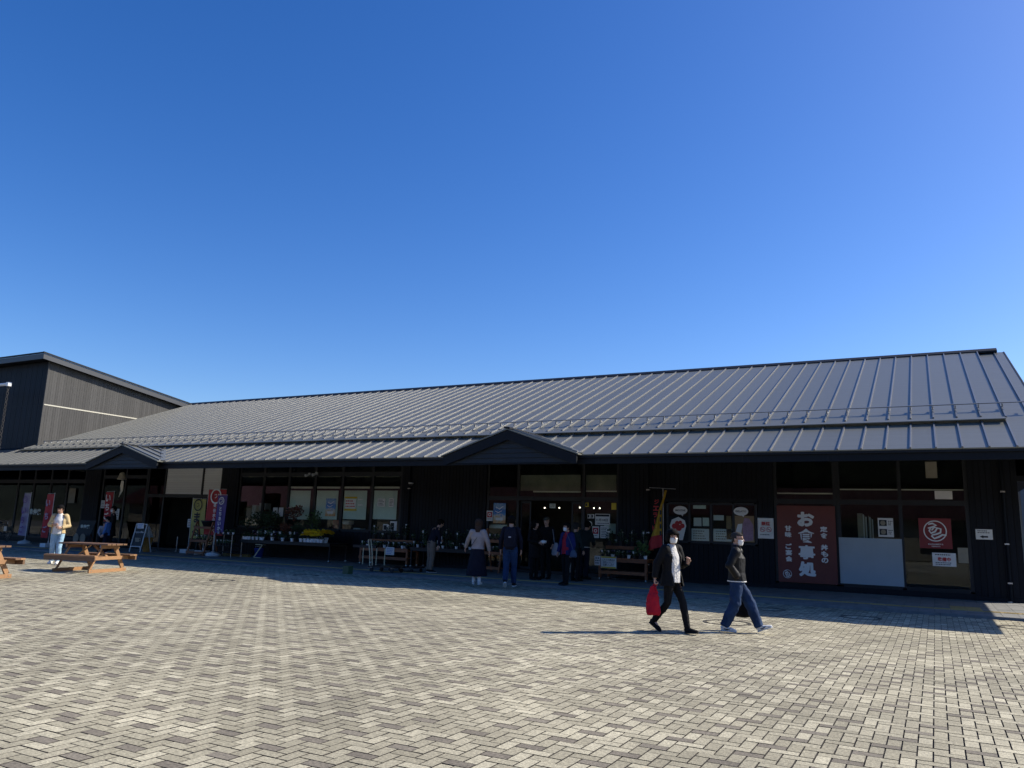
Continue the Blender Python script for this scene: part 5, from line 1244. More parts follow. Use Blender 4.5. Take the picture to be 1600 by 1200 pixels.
o = MB().box(P0.x - .2, P0.x + .2, Y + .14, Y + .15, ZF + .93, ZF + 1.14).build('notice', M['paper'], loc=(P0.x, Y + .14, ZF + .93)); tag(o, 'small white card clipped to top of the coffee sandwich board', 'card'); lines(o, P0.x, Y + .139, ZF + 1.03, .38, .16, 3, M['blue_print'])
P0 = onY(229, 858, 21.6); t = thing('ice_cream_statue', 'plastic soft serve cone statue behind the coffee sandwich board', 'statue', (P0.x, 21.6, ZF))
b = MB(); b.lathe((P0.x, 21.6, ZF), [(.12, 0), (.14, .02), (.19, .50), (.21, .52), (.21, .58), (.02, .58)], 18); b.build('cone', M['cone'], t)
b = MB(); pr = []
for i in range(25):
    k = i / 24; pr.append(((.20 * (1 - k) + .015) * (1 + .10 * math.sin(k * 25)), .581 + k * .45))
b.lathe((P0.x, 21.6, ZF), pr, 18); b.build('swirl', M['icecream'], t, smooth=True)
P0 = gnd(131, 846, ZF); Yb = 22.2; a = onY(121, 830, Yb); c = onY(145, 830, Yb)
t = thing('menu_board', 'leaning dark menu board with food pictures left of the blue sweater child', 'sign board', ((a.x + c.x) / 2, Yb, ZF)); zt = onY(135, 813, Yb).z
bd = MB().bar(((a.x + c.x) / 2, Yb - .25, ZF + .02), ((a.x + c.x) / 2, Yb + .12, zt), ((c.x - a.x) / 2, 0, 0), (0, .012, 0)).build('board', M['ink'], t)
letter(bd, '幸伸庵', (a.x + c.x) / 2, Yb - .03, zt - .27, .17, M['blind'], .03, (c.x - a.x) * .6)
for k in (-1, 1): b = MB(); ring(b, (a.x + c.x) / 2 + k * .24, Yb - .24, ZF + .38, .2, .01, 20); b.build('dish', M['beige'], bd)
MB().bar(((a.x + c.x) / 2, Yb + .5, ZF), ((a.x + c.x) / 2, Yb + .1, zt - .1), (.02, 0, 0), (0, .015, 0)).build('prop', M['redwood'], t)
# bicycle at the left edge
Pb = gnd(2, 848, ZF); Yb = 22.3; xc_b = onY(2, 840, Yb).x
t = thing('bicycle', 'dark bicycle parked against the glass at the left picture edge', 'bicycle', (xc_b - .1, Yb, ZF))
for dx in (-.52, .52):
    b = MB(); b.tube([(xc_b + dx + .31 * math.cos(k * math.pi / 12), Yb, ZF + .33 + .31 * math.sin(k * math.pi / 12)) for k in range(25)], .016, 6, cap=False); wv_ = b.build('wheel', M['rubber'], t)
    b = MB()
    for k in range(10): b.tube([(xc_b + dx, Yb, ZF + .33), (xc_b + dx + .3 * math.cos(k * .628), Yb, ZF + .33 + .3 * math.sin(k * .628))], .003, 4)
    b.build('spokes', M['steel'], wv_)
b = MB(); hb = (xc_b - .05, Yb, ZF + .3); st = (xc_b - .18, Yb, ZF + .78); hd = (xc_b + .36, Yb, ZF + .82)
for p_, q_ in ((hb, st), (st, hd), (hb, hd), (st, (xc_b - .52, Yb, ZF + .33)), (hb, (xc_b - .52, Yb, ZF + .33)), (hd, (xc_b + .52, Yb, ZF + .33))): b.tube([p_, q_], .016, 8)
b.build('frame', M['ink'], t); MB().tube([(xc_b + .36, Yb, ZF + .82), (xc_b + .36, Yb, ZF + .98), (xc_b + .26, Yb - .25, ZF + 1.0)], .012, 8).build('handlebar', M['steel'], t); MB().tube([(xc_b - .34, Yb, ZF + .88), (xc_b - .1, Yb, ZF + .9)], [.09, .03], 8, side=(0, 1, 0), r2=[.03, .025]).build('saddle', M['rubber'], t)
MB().tube([(xc_b + .5, Yb - .16, ZF + .62), (xc_b + .5, Yb + .16, ZF + .62)], .16, 4).build('basket', M['steel'], t)

# ================================================================== PEOPLE
TMP = []
def remeshed(b, voxel, smooth=2, wrinkle=0., wscale=9., seed=0):
    """closed overlapping lofts -> one continuous surface"""
    me0 = b.mesh('tmp', M['skin']); ob = bpy.data.objects.new('tmp', me0); COL.objects.link(ob)
    md = ob.modifiers.new('r', 'REMESH'); md.mode = 'VOXEL'; md.voxel_size = voxel
    dg = bpy.context.evaluated_depsgraph_get(); me = bpy.data.meshes.new_from_object(ob.evaluated_get(dg))
    bpy.data.objects.remove(ob); bpy.data.meshes.remove(me0)
    bm = bmesh.new(); bm.from_mesh(me)
    for _ in range(smooth): bmesh.ops.smooth_vert(bm, verts=bm.verts, factor=.5, use_axis_x=True, use_axis_y=True, use_axis_z=True)
    if wrinkle:
        bm.normal_update()
        for v in bm.verts:
            c = v.co; n_ = noise.noise((c.x * wscale + seed, c.y * wscale, c.z * wscale * .8)) + .5 * noise.noise((c.x * wscale * 2.3 + seed, c.y * wscale * 2.3, c.z * wscale * 1.6))
            v.co = c + v.normal * n_ * wrinkle
    bm.to_mesh(me); bm.free(); me.materials.clear()
    return me
def finish(me, name, mats, parent, cut=None):
    for m_ in (mats if isinstance(mats, (list, tuple)) else [mats]): me.materials.append(m_)
    if cut:
        bm = bmesh.new(); bm.from_mesh(me); bmesh.ops.delete(bm, geom=[f for f in bm.faces if cut(f.calc_center_median())], context='FACES'); bm.to_mesh(me); bm.free()
    me.polygons.foreach_set('use_smooth', [True] * len(me.polygons)); me.update()
    return link(name, me, parent, world=False)
HEADP = [(0, .030, .040, .038), (.018, .048, .058, .026), (.045, .060, .075, .014), (.08, .068, .086, .006), (.115, .074, .094, .0), (.15, .076, .098, -.004), (.182, .066, .088, -.006), (.205, .046, .064, -.006), (.22, .018, .026, -.006)]
def headloft(b, s, Mx, k=1., zk=1., n=20):
    pts = []; ra = []; rb = []
    base = len(b.v)
    for z, w_, d, xo in HEADP:
        zc = .11 + (z - .11) * zk
        for j in range(n):
            t = 2 * math.pi * j / n; b.v.append(tuple(Mx @ Vector(((xo + d * k * math.cos(t)) * s, w_ * k * math.sin(t) * s, zc * s))))
    m_ = len(HEADP)
    for i in range(m_ - 1):
        for j in range(n): j2 = (j + 1) % n; b.f.append((base + i * n + j, base + i * n + j2, base + (i + 1) * n + j2, base + (i + 1) * n + j)); b.mi.append(0)
    b.f.append(tuple(base + j for j in reversed(range(n)))); b.mi.append(0); b.f.append(tuple(base + (m_ - 1) * n + j for j in range(n))); b.mi.append(0)
def hand(b, w_, d, pn, s=1., curl=.5, side=1):
    """w_ wrist, d direction of the hand, pn palm normal, side +1/-1 thumb side"""
    d = d.normalized(); pn = (pn - d * pn.dot(d)).normalized(); across = d.cross(pn) * side
    kn = w_ + d * .085 * s
    b.tube([w_ - d * .02 * s, w_ + d * .02 * s, kn], [.026 * s, .036 * s, .040 * s], 10, side=across, r2=[.020 * s, .017 * s, .014 * s])
    for k, (off, ln) in enumerate(((-.030, .066), (-.010, .076), (.010, .072), (.029, .056))):
        p = kn - d * .008 * s + across * -off * s; a = 0.; pts = [p - d * .01 * s]
        for q in (.42, .33, .25):
            a += curl * .9; dd = d * math.cos(a) + pn * math.sin(a); p = p + dd * ln * q * s; pts.append(p)
        b.tube(pts, [.0095 * s, .0092 * s, .0085 * s, .0065 * s], 7)
    p = w_ + d * .03 * s + across * .028 * s; dd = (d * .75 + across * .6 + pn * .35 * curl).normalized()
    b.tube([p - dd * .012 * s, p + dd * .035 * s, p + (dd + pn * .5 * curl).normalized() * .065 * s], [.013 * s, .0105 * s, .008 * s], 7)

def person(loc, rz, H, label, pose, look, fine=.0105):
    """forward +X, left +Y; pose = joint overrides at 1.65 m; look = clothes"""
    s = H / 1.65; t = thing('person', label, 'person', loc, rz)
    J = dict(pel=(0, 0, .90), waist=(0, 0, 1.02), chest=(.0, 0, 1.22), neck=(-.005, 0, 1.385), head=(.015, 0, 1.43), hipL=(0, .085, .86), hipR=(0, -.085, .86), kneeL=(.01, .09, .47), kneeR=(.01, -.09, .47), ankL=(-.02, .095, .09), ankR=(-.02, -.095, .09),
             shL=(-.01, .175, 1.345), shR=(-.01, -.175, 1.345), elL=(-.02, .235, 1.08), elR=(-.02, -.235, 1.08), wrL=(.06, .245, .86), wrR=(.06, -.245, .86), footL=(1, .12, 0), footR=(1, -.12, 0), heelL=0., heelR=0., hturn=0., hnod=0., palmL=(0, -1, 0), palmR=(0, 1, 0), handL=None, handR=None, curlL=.45, curlR=.45)
    J.update(pose)
    V = {k: (Vector(v) * s if isinstance(v, tuple) and k[:4] not in ('foot', 'palm', 'hand') else v) for k, v in J.items()}
    Mh = Matrix.Translation(V['head']) @ Matrix.Rotation(J['hturn'], 4, 'Z') @ Matrix.Rotation(J['hnod'], 4, 'Y')
    up = Vector((0, 1, 0))
    # ---- body: one continuous skin
    b = MB(); headloft(b, s, Mh)
    b.tube([Mh @ (Vector((.088, 0, .122)) * s), Mh @ (Vector((.107, 0, .098)) * s), Mh @ (Vector((.112, 0, .086)) * s), Mh @ (Vector((.088, 0, .078)) * s)], [.008 * s, .013 * s, .015 * s, .01 * s], 8)
    for sg in (-1, 1): b.tube([Mh @ (Vector((-.012, sg * .066, .10)) * s), Mh @ (Vector((-.018, sg * .088, .105)) * s)], [.028 * s, .022 * s], 8, side=(0, 0, 1), r2=[.016 * s, .014 * s])
    b.tube([V['chest'] + Vector((0, 0, .08 * s)), V['neck'] + Vector((0, 0, -.01)), Mh @ (Vector((-.012, 0, .03)) * s), Mh @ (Vector((-.01, 0, .08)) * s)], [.075 * s, .054 * s, .052 * s, .055 * s], 12)
    b.tube([V['pel'] - Vector((0, 0, .06 * s)), V['waist'], V['chest'], V['neck'] - Vector((0, 0, .05 * s))], [.13 * s, .115 * s, .14 * s, .08 * s], 14, side=up, r2=[.09 * s, .08 * s, .09 * s, .06 * s])
    for q in 'LR':
        sd = 1 if q == 'L' else -1
        b.tube([V['hip' + q] + Vector((0, -sd * .01, .04 * s)), V['hip' + q], V['knee' + q], V['knee' + q].lerp(V['ank' + q], .35), V['ank' + q]], [.07 * s, .072 * s, .050 * s, .048 * s, .034 * s], 10)
        b.tube([V['sh' + q] * .5 + V['chest'] * .5 + Vector((0, 0, .05 * s)), V['sh' + q], V['el' + q], V['wr' + q]], [.055 * s, .050 * s, .036 * s, .025 * s], 10)
        fd = Vector(J['foot' + q]).normalized(); b.tube([V['ank' + q], V['ank' + q] + fd * .09 * s - Vector((0, 0, .045 * s))], [.034 * s, .03 * s], 8)
        hd = Vector(J['hand' + q]) if J['hand' + q] else (V['wr' + q] - V['el' + q]); hand(b, V['wr' + q], hd, Vector(J['palm' + q]), s, J['curl' + q], sd)
    finish(remeshed(b, fine * .8 * s, 1), 'body', M['skin'], t)
    def shell(name, k, keep, m_, zk=1., solid=.006):
        bb_ = MB(); headloft(bb_, s, Matrix.Identity(4), k, zk, 28)
        me = bb_.mesh(name, m_); bm = bmesh.new(); bm.from_mesh(me); bmesh.ops.subdivide_edges(bm, edges=bm.edges, cuts=1, use_grid_fill=True)
        bmesh.ops.delete(bm, geom=[f for f in bm.faces if not keep(f.calc_center_median() / s)], context='FACES')
        for v in bm.verts: v.co += Vector((noise.noise(v.co * 40) , noise.noise(v.co * 40 + Vector((9, 0, 0))), noise.noise(v.co * 40 + Vector((0, 9, 0))))) * (.004 if 'hair' in name else .0) * s
        bmesh.ops.solidify(bm, geom=bm.faces, thickness=-solid * s); bm.to_mesh(me); bm.free(); me.transform(Mh); me.polygons.foreach_set('use_smooth', [True] * len(me.polygons)); return link(name, me, t, world=False)
    # ---- face
    if look.get('face', True):
        for sg in (-1, 1):
            e = MB().ball(Mh @ (Vector((.083, sg * .031, .118)) * s), .0085 * s, .012 * s, .006 * s, n=6).build('eye', M['ink'], t, world=False)
            e2 = MB().tube([Mh @ (Vector((.090, sg * .016, .136)) * s), Mh @ (Vector((.086, sg * .034, .140)) * s), Mh @ (Vector((.074, sg * .05, .134)) * s)], .0042 * s, 6).build('eyebrow', M['hair'], t, world=False)
        if not look.get('mask'): MB().tube([Mh @ (Vector((.083, -.022, .052)) * s), Mh @ (Vector((.093, 0, .050)) * s), Mh @ (Vector((.083, .022, .052)) * s)], .0055 * s, 6).build('mouth', mat('lips', (.30, .12, .10), .5), t, world=False)
    if look.get('mask'):
        shell('mask', 1.10, lambda c: c.x > .035 and .006 < c.z < .098, M['maskw'])
    hm = M[look.get('hairm', 'hair')]; hl = look.get('hair', 'short')
    if hl == 'short': shell('hair', 1.10, lambda c: c.z > .152 or (c.x < .03 and c.z > .10) or (c.x < -.02 and c.z > .05), hm, 1.04, .012)
    elif hl == 'buzz': shell('hair', 1.045, lambda c: c.z > .168 or (c.x < .01 and c.z > .12) or (c.x < -.03 and c.z > .06), hm, 1.02, .006)
    elif hl == 'bob':
        shell('hair', 1.15, lambda c: c.z > .158 or (c.x < .045 and c.z > .09) or (c.x < .02 and c.z > -.01), hm, 1.04, .02)
        rg = random.Random(4); bb_ = MB()
        for k in range(34):
            a_ = R(52 + k * 256 / 33); rx, ry = .104, .088; top = Vector((rx * math.cos(a_) - .005, ry * math.sin(a_), .17)); low = Vector((rx * 1.02 * math.cos(a_) - .008, ry * 1.08 * math.sin(a_), .02 + rg.uniform(-.02, .015)))
            bb_.tube([Mh @ (top * s), Mh @ ((top.lerp(low, .5) * 1.0 + Vector((math.cos(a_), math.sin(a_), 0)) * .010) * s), Mh @ (low * s)], [.010 * s, .013 * s, .005 * s], 6)
        for k in range(9):
            y_ = -.05 + k * .0125; bb_.tube([Mh @ (Vector((.055, y_ * .8, .205)) * s), Mh @ (Vector((.098 - abs(y_) * .5, y_, .165)) * s), Mh @ (Vector((.100 - abs(y_) * .6, y_ * 1.08 + rg.uniform(-.004, .004), .138 + rg.uniform(-.006, .006))) * s)], [.010 * s, .010 * s, .004 * s], 6)
        finish(remeshed(bb_, .006 * s, 1), 'hair_locks', hm, t)
    elif hl == 'cap':
        shell('hair', 1.07, lambda c: (c.x < .02 and c.z > .07), hm, 1.0, .008); shell('cap', 1.14, lambda c: c.z > .145, M[look['capm']], 1.05, .008)
        MB().tube([Mh @ (Vector((.06, 0, .15)) * s), Mh @ (Vector((.13, 0, .15)) * s), Mh @ (Vector((.175, 0, .138)) * s)], [.07 * s, .075 * s, .05 * s], 12, side=Mh.to_3x3() @ Vector((0, 1, 0)), r2=.006 * s).build('cap_visor', M[look['capm']], t, world=False)
    elif hl == 'long':
        shell('hair', 1.16, lambda c: c.z > .150 or (c.x < .03), hm, 1.05, .02); MB().tube([Mh @ (Vector((-.05, 0, .10)) * s), Mh @ (Vector((-.075, 0, -.03)) * s), Mh @ (Vector((-.07, 0, -.12)) * s)], [.075 * s, .08 * s, .05 * s], 12, side=up, r2=.035 * s).build('hair_back', hm, t, world=False)
    if look.get('glasses'):
        for sg in (-1, 1): MB().tube([Mh @ (Vector((.098, sg * .033 + .024 * math.cos(a_), .118 + .017 * math.sin(a_))) * s) for a_ in [k * .6283 for k in range(11)]], .002 * s, 5, cap=False).build('glasses_rim', M['ink'], t, world=False)
        for sg in (-1, 1): MB().tube([Mh @ (Vector((.095, sg * .056, .122)) * s), Mh @ (Vector((-.01, sg * .082, .122)) * s)], .002 * s, 5).build('glasses_arm', M['ink'], t, world=False)
    # ---- trousers or skirt
    if look.get('skirt'):
        zb = look['skirt'] * s; b = MB(); c0 = V['waist']; b.tube([(c0.x, 0, c0.z + .04 * s), (V['pel'].x, 0, V['pel'].z), (V['pel'].x, 0, .55 * s), (V['pel'].x, 0, zb)], [.125 * s, .17 * s, .225 * s, .28 * s], 20, side=up, r2=[.10 * s, .135 * s, .17 * s, .20 * s])
        finish(remeshed(b, .014 * s, 3, .010 * s, 11, 3), 'skirt', M[look['legm']], t)
    else:
        g = look.get('fit', 1.0); b = MB()
        b.tube([V['waist'] + Vector((0, 0, .01)), V['pel'], V['pel'] - Vector((0, 0, .08 * s))], [.135 * s, .158 * s, .13 * s], 16, side=up, r2=[.10 * s, .118 * s, .105 * s])
        for q in 'LR':
            k, a_ = V['knee' + q], V['ank' + q]
            b.tube([V['hip' + q] + Vector((0, 0, .05 * s)), V['hip' + q] - Vector((0, 0, .05 * s)), k, k.lerp(a_, .4), a_ + (k - a_).normalized() * .0], [.09 * s, .092 * s * (.5 + g * .5), .066 * s * g, .064 * s * g, .054 * s * g], 12)
        finish(remeshed(b, .012 * s, 2, look.get('legwrinkle', .008) * s, 13, H * 10), 'trousers', M[look['legm']], t)
    # ---- shoes
    for q in 'LR':
        fd = Vector(J['foot' + q]).normalized(); a_ = V['ank' + q]; upv = Vector((0, 0, 1)); upv = (upv - fd * fd.dot(upv)).normalized(); sdv = upv.cross(fd)
        hb = a_ - fd * .055 * s - upv * (.078 * s)
        b = MB(); L_ = .255 * s
        prof = [(0, .026, .055), (.02, .033, .075), (.07, .036, .085), (.13, .038, .062), (.19, .043, .045), (.235, .036, .034), (.255, .016, .022)]
        b.tube([hb + fd * x * s + upv * (h_ * .5 + .012) * s for x, w_, h_ in prof], [w_ * s for x, w_, h_ in prof], 12, side=sdv, r2=[h_ * .56 * s for x, w_, h_ in prof])
        b.tube([a_ - upv * .05 * s, a_ + upv * .02 * s], [.045 * s, .044 * s], 10)
        sh = finish(remeshed(b, .008 * s, 2), 'shoe', M[look['shoem']], t)
        b = MB(); b.tube([hb + fd * x * s + upv * .008 * s for x, w_, h_ in prof], [w_ * 1.12 * s for x, w_, h_ in prof], 12, side=sdv, r2=.012 * s); so = b.build('sole', M[look.get('solem', 'rubber')], sh, world=False)
        if look.get('swoosh'):
            for sg in (-1, 1):
                P = [hb + fd * x * s + upv * z * s + sdv * sg * y * s for x, z, y in ((.05, .045, .040), (.09, .032, .0415), (.13, .042, .042), (.165, .062, .036))]
                MB().tube(P, [.004 * s, .009 * s, .006 * s, .002 * s], 6).build('shoe_mark', M['ink'], sh, world=False)
        if look.get('sock'): MB().tube([a_ - upv * .02 * s, a_ + upv * .11 * s], [.042 * s, .046 * s], 12).build('sock', M[look['sock']], t, world=False)
    # ---- top
    g = look.get('topfit', 1.0); hem = look.get('hem', .86) * s; b = MB(); lean = V['waist'] - V['pel']
    hx = V['pel'] + Vector((0, 0, 0)); hp = Vector((hx.x, hx.y, hem)); w0, d0 = look.get('hemw', .165), look.get('hemd', .125)
    b.tube([hp, V['waist'] * .55 + V['pel'] * .45 + Vector((0, 0, .02)), V['chest'], V['chest'] * .35 + V['neck'] * .65, V['neck'] + Vector((0, 0, .0))], [w0 * s * g, .150 * s * g, .172 * s * g, .150 * s, .066 * s], 18, side=up, r2=[d0 * s * g, .112 * s * g, .120 * s * g, .088 * s, .062 * s])
    for q in 'LR':
        sh_, e_, w_ = V['sh' + q], V['el' + q], V['wr' + q]; wd = (w_ - e_)
        sx_ = sh_ - Vector((0, (.02 if q == 'L' else -.02) * s, .01 * s)); b.ball(sx_, .070 * s * g, n=10); b.tube([V['neck'] - Vector((0, 0, .045 * s)), sx_], [.062 * s, .062 * s * g], 10)
        b.tube([sx_, sx_.lerp(e_, .5), e_, e_ + wd * .5, e_ + wd * look.get('sleeve', .96)], [.068 * s * g, .062 * s * g, .056 * s * g, .050 * s * g, .043 * s * g], 12); b.ball(e_, .056 * s * g, n=8)
    if look.get('collar'): b.tube([V['neck'] - Vector((0, 0, .02 * s)), V['neck'] + Vector((.012 * s, 0, .055 * s))], [.085 * s, .082 * s], 14, side=up, r2=[.08 * s, .08 * s])
    cut = look.get('cut'); wr_ = look.get('wrinkle', .007)
    finish(remeshed(b, fine * s, 2, wr_ * s, look.get('wscale', 10), H * 7), look.get('topname', 'jacket'), M[look['topm']], t, (lambda c: cut(c / s)) if cut else None)
    if look.get('inner'):
        b = MB(); b.tube([Vector((hx.x, 0, look.get('innerhem', .84) * s)), V['waist'] * .6 + V['pel'] * .4, V['chest'], V['chest'] * .4 + V['neck'] * .6, V['neck'] + Vector((0, 0, .035 * s))], [.176 * s, .168 * s, .166 * s, .12 * s, .060 * s], 18, side=up, r2=[.140 * s, .134 * s, .122 * s, .086 * s, .060 * s])
        finish(remeshed(b, fine * s, 2, .004 * s, 18, 2), 'sweater', M[look['inner']], t)
    if look.get('hemband'):
        MB().tube([hp - Vector((0, 0, .008 * s)), hp + Vector((0, 0, .008 * s))], w0 * s * g * 1.0, 20, side=up, r2=d0 * s * g * 1.0).build('hem_band', M[look['hemband']], t, world=False)
    return t, V, s, Mh
def stand(px, pf, pt, z):
    P = gnd(px, pf, z); d = ray(px, pt); k = math.hypot(P.x, P.y) / math.hypot(d.x, d.y); return P, CAM_H + d.z * k - z
def bag_on(name, label, pts_handle, c, w_, d_, h_, m, cat='bag', rz=0):
    t = thing(name, label, cat, (c[0], c[1], c[2] - h_), 0)
    b = MB(); c = Vector(c); co, si = math.cos(rz), math.sin(rz)
    b.tube([c + Vector((0, 0, -h_)), c + Vector((0, 0, -h_ * .9)), c + Vector((0, 0, -h_ * .45)), c], [w_ * .42, w_ * .52, w_ * .46, w_ * .20], 16, side=(co, si, 0), r2=[d_ * .4, d_ * .55, d_ * .42, d_ * .14])
    finish(remeshed(b, .012, 2, .010, 14, 5), 'sack', m, t).location = -Vector(t.location)
    for q in pts_handle:
        b = MB(); b.tube(q, .009, 6); b.build('handle', m, t)
    return t
for nm, cl, kw in (('c_black', (.005, .005, .006), {}), ('c_blackjk', (.006, .006, .0065), dict(rough=.55)), ('c_navy', (.007, .008, .018), {}), ('c_jeans', (.011, .032, .085), dict(var=.35, scale=6)), ('c_lightjeans', (.26, .40, .52), dict(var=.3, scale=6)), ('c_knit', (.62, .60, .57), dict(bump=.9, bscale=45)), ('c_beige', (.34, .29, .27), dict(bump=.3)), ('c_khaki', (.20, .15, .11), {}), ('c_tan', (.50, .38, .20), dict(bump=.2)), ('c_skyblue', (.07, .16, .36), {}), ('c_red', (.42, .010, .025), {}), ('c_blue', (.014, .02, .10), {}), ('c_darkgreen', (.012, .022, .022), {}), ('c_white', (.68, .68, .66), dict(bump=.2)), ('c_grey', (.33, .33, .36), {}), ('c_olivecap', (.07, .065, .05), {}), ('c_brownhair', (.045, .025, .015), {}), ('c_wine', (.30, .015, .03), {}), ('c_pattern', (.10, .085, .07), dict(col2=(.55, .5, .42), scale=28, var=.1))):
    M[nm] = mat(nm, cl, **{**dict(rough=.85, var=.15, scale=8, bump=.15, bscale=70, spec=.25), **kw})

# ---- the walking couple
P, H = stand(1050, 988.5, 828, 0)
hdg = R(-18)
WOMAN, V, s, Mh = person((P.x, P.y, 0), hdg, H, 'woman in open black coat and white knit sweater walking with red bag',
    dict(hipL=(.0, .08, .86), hipR=(.0, -.08, .86), kneeL=(.16, .075, .50), ankL=(.25, .07, .09), footL=(1, .0, .10), kneeR=(-.03, -.08, .47), ankR=(-.30, -.085, .165), footR=(.86, -.02, -.5),
         shL=(.02, .17, 1.345), shR=(-.02, -.17, 1.345), elR=(-.13, -.235, 1.09), wrR=(-.14, -.27, .86), handR=(.0, 0, -1), palmR=(1, .3, 0), curlR=1.1, elL=(.03, .26, 1.08), wrL=(.18, .20, 1.12), handL=(.3, -.1, .9), palmL=(.2, -1, .2), curlL=.9, hturn=R(-32), hnod=R(4)),
    dict(topm='c_black', topname='coat', inner='c_knit', innerhem=.80, hem=.74, hemw=.185, hemd=.165, topfit=1.2, legm='c_black', fit=.95, shoem='c_black', sock='c_black', hair='bob', mask=True, cut=lambda c: c.x > .02 and abs(c.y + .03) < .10 - max(0, c.z - 1.2) * .16 and c.z < 1.40 and c.z > .70), fine=.009)
Rz = Matrix.Rotation(hdg, 3, 'Z')
wr = Rz @ (V['wrR'] + Vector((0, 0, -.085 * s))) + Vector((P.x, P.y, 0))
bag_on('shopping_bag', 'red fabric shopping bag held in the woman\'s lowered hand', [[wr + Vector((-.03, .0, -.03)), wr + Vector((0, 0, .015)), wr + Vector((.03, 0, -.03))], [wr + Vector((-.07, .02, -.14)), wr + Vector((-.012, .0, .0)), wr + Vector((.05, -.02, -.14))]], wr + Vector((-.03, 0, -.03)), .21, .15, .43, M['c_red'], rz=R(20))
P, H = stand(1153, 988.5, 832, 0); hdg = R(8)
MAN, V, s, Mh = person((P.x, P.y, 0), hdg, H, 'man in black jacket, blue jeans and white sneakers striding right',
    dict(pel=(0, 0, .89), waist=(.0, 0, 1.02), chest=(.0, 0, 1.22), kneeL=(.19, .09, .50), ankL=(.34, .09, .115), footL=(.93, .0, .36), kneeR=(-.03, -.09, .47), ankR=(-.21, -.10, .10), footR=(1, 0, -.05), hipL=(0, .08, .86), hipR=(0, -.08, .86),
         shL=(.01, .175, 1.335), shR=(-.0, -.175, 1.335), elR=(-.10, -.24, 1.10), wrR=(.03, -.165, .90), handR=(.2, .35, -.9), palmR=(0, 1, 0), elL=(-.05, .25, 1.08), wrL=(.02, .30, .84), handL=(.1, 0, -1), palmL=(0, -1, 0), curlL=1.1, hturn=R(-12), hnod=R(3)),
    dict(topm='c_blackjk', hem=.84, hemw=.158, hemd=.13, topfit=1.22, collar=True, legm='c_jeans', fit=1.42, legwrinkle=.013, shoem='c_white', solem='c_white', swoosh=True, hair='buzz', hairm='hairgrey', mask=True, glasses=True, hemband='c_white', wrinkle=.010, wscale=9), fine=.009)
Rz = Matrix.Rotation(hdg, 3, 'Z'); wr = Rz @ (V['wrL'] + Vector((.01, 0, -.085 * s))) + Vector((P.x, P.y, 0))
bag_on('hand_bag', 'black shopping bag hanging on the far side of the striding man', [[wr + Vector((-.03, .0, -.2)), wr + Vector((0, 0, .0)), wr + Vector((.06, 0, -.2))]], wr + Vector((.03, 0, -.16)), .26, .12, .32, M['c_black'], rz=R(10))

# ---- man in tan jacket by the picnic table
P, H = stand(84, 881.5, 789, 0)
person((P.x, P.y, 0), R(-48), H, 'man in tan and white jacket with light jeans near the picnic table',
    dict(kneeL=(.06, .09, .47), ankL=(.06, .10, .09), ankR=(-.10, -.10, .09), elR=(-.02, -.24, 1.09), wrR=(.20, -.08, 1.10), handR=(.6, .8, .1), palmR=(-1, .2, 0), elL=(-.02, .25, 1.08), wrL=(.20, .12, 1.02), handL=(.7, -.7, .1), palmL=(-1, 0, 0), hnod=R(14), hturn=R(-10)),
    dict(topm='c_tan', inner='c_white', innerhem=.84, hem=.86, topfit=1.18, legm='c_lightjeans', fit=1.1, shoem='c_white', solem='c_white', hair='short', cut=lambda c: c.x > .02 and abs(c.y) < .125 and c.z < 1.38 and c.z > .8))
# ---- group by the small gable entrance
P, H = stand(170.5, 860.5, 791, ZF)
person((P.x, P.y, ZF), R(-125), H, 'person in long black coat and white mask behind the child', dict(hturn=R(10)), dict(topm='c_black', hem=.55, hemw=.21, hemd=.16, legm='c_black', shoem='c_black', hair='short', mask=True))
P, H = stand(163, 866, 807, ZF)
person((P.x, P.y, ZF), R(-150), H, 'child in bright blue sweater standing beside the black coated person', dict(elR=(.02, -.23, 1.09), wrR=(.16, -.16, .93), hnod=R(10)), dict(topm='c_skyblue', topname='sweater', hem=.82, legm='c_navy', fit=1.1, shoem='c_white', hair='short', face=True))
P, H = stand(148, 864, 811, ZF)
person((P.x, P.y + .2, ZF), R(-20), H, 'stooping person in pale grey jacket left of the blue sweater child', dict(waist=(.05, 0, 1.0), chest=(.14, 0, 1.17), neck=(.22, 0, 1.30), head=(.26, 0, 1.33), shL=(.15, .17, 1.27), shR=(.15, -.17, 1.27), elL=(.22, .22, 1.0), elR=(.22, -.22, 1.0), wrL=(.34, .16, .84), wrR=(.34, -.16, .84), hnod=R(20)), dict(topm='c_grey', hem=.80, legm='c_black', shoem='c_black', hair='short', hairm='hairgrey'))
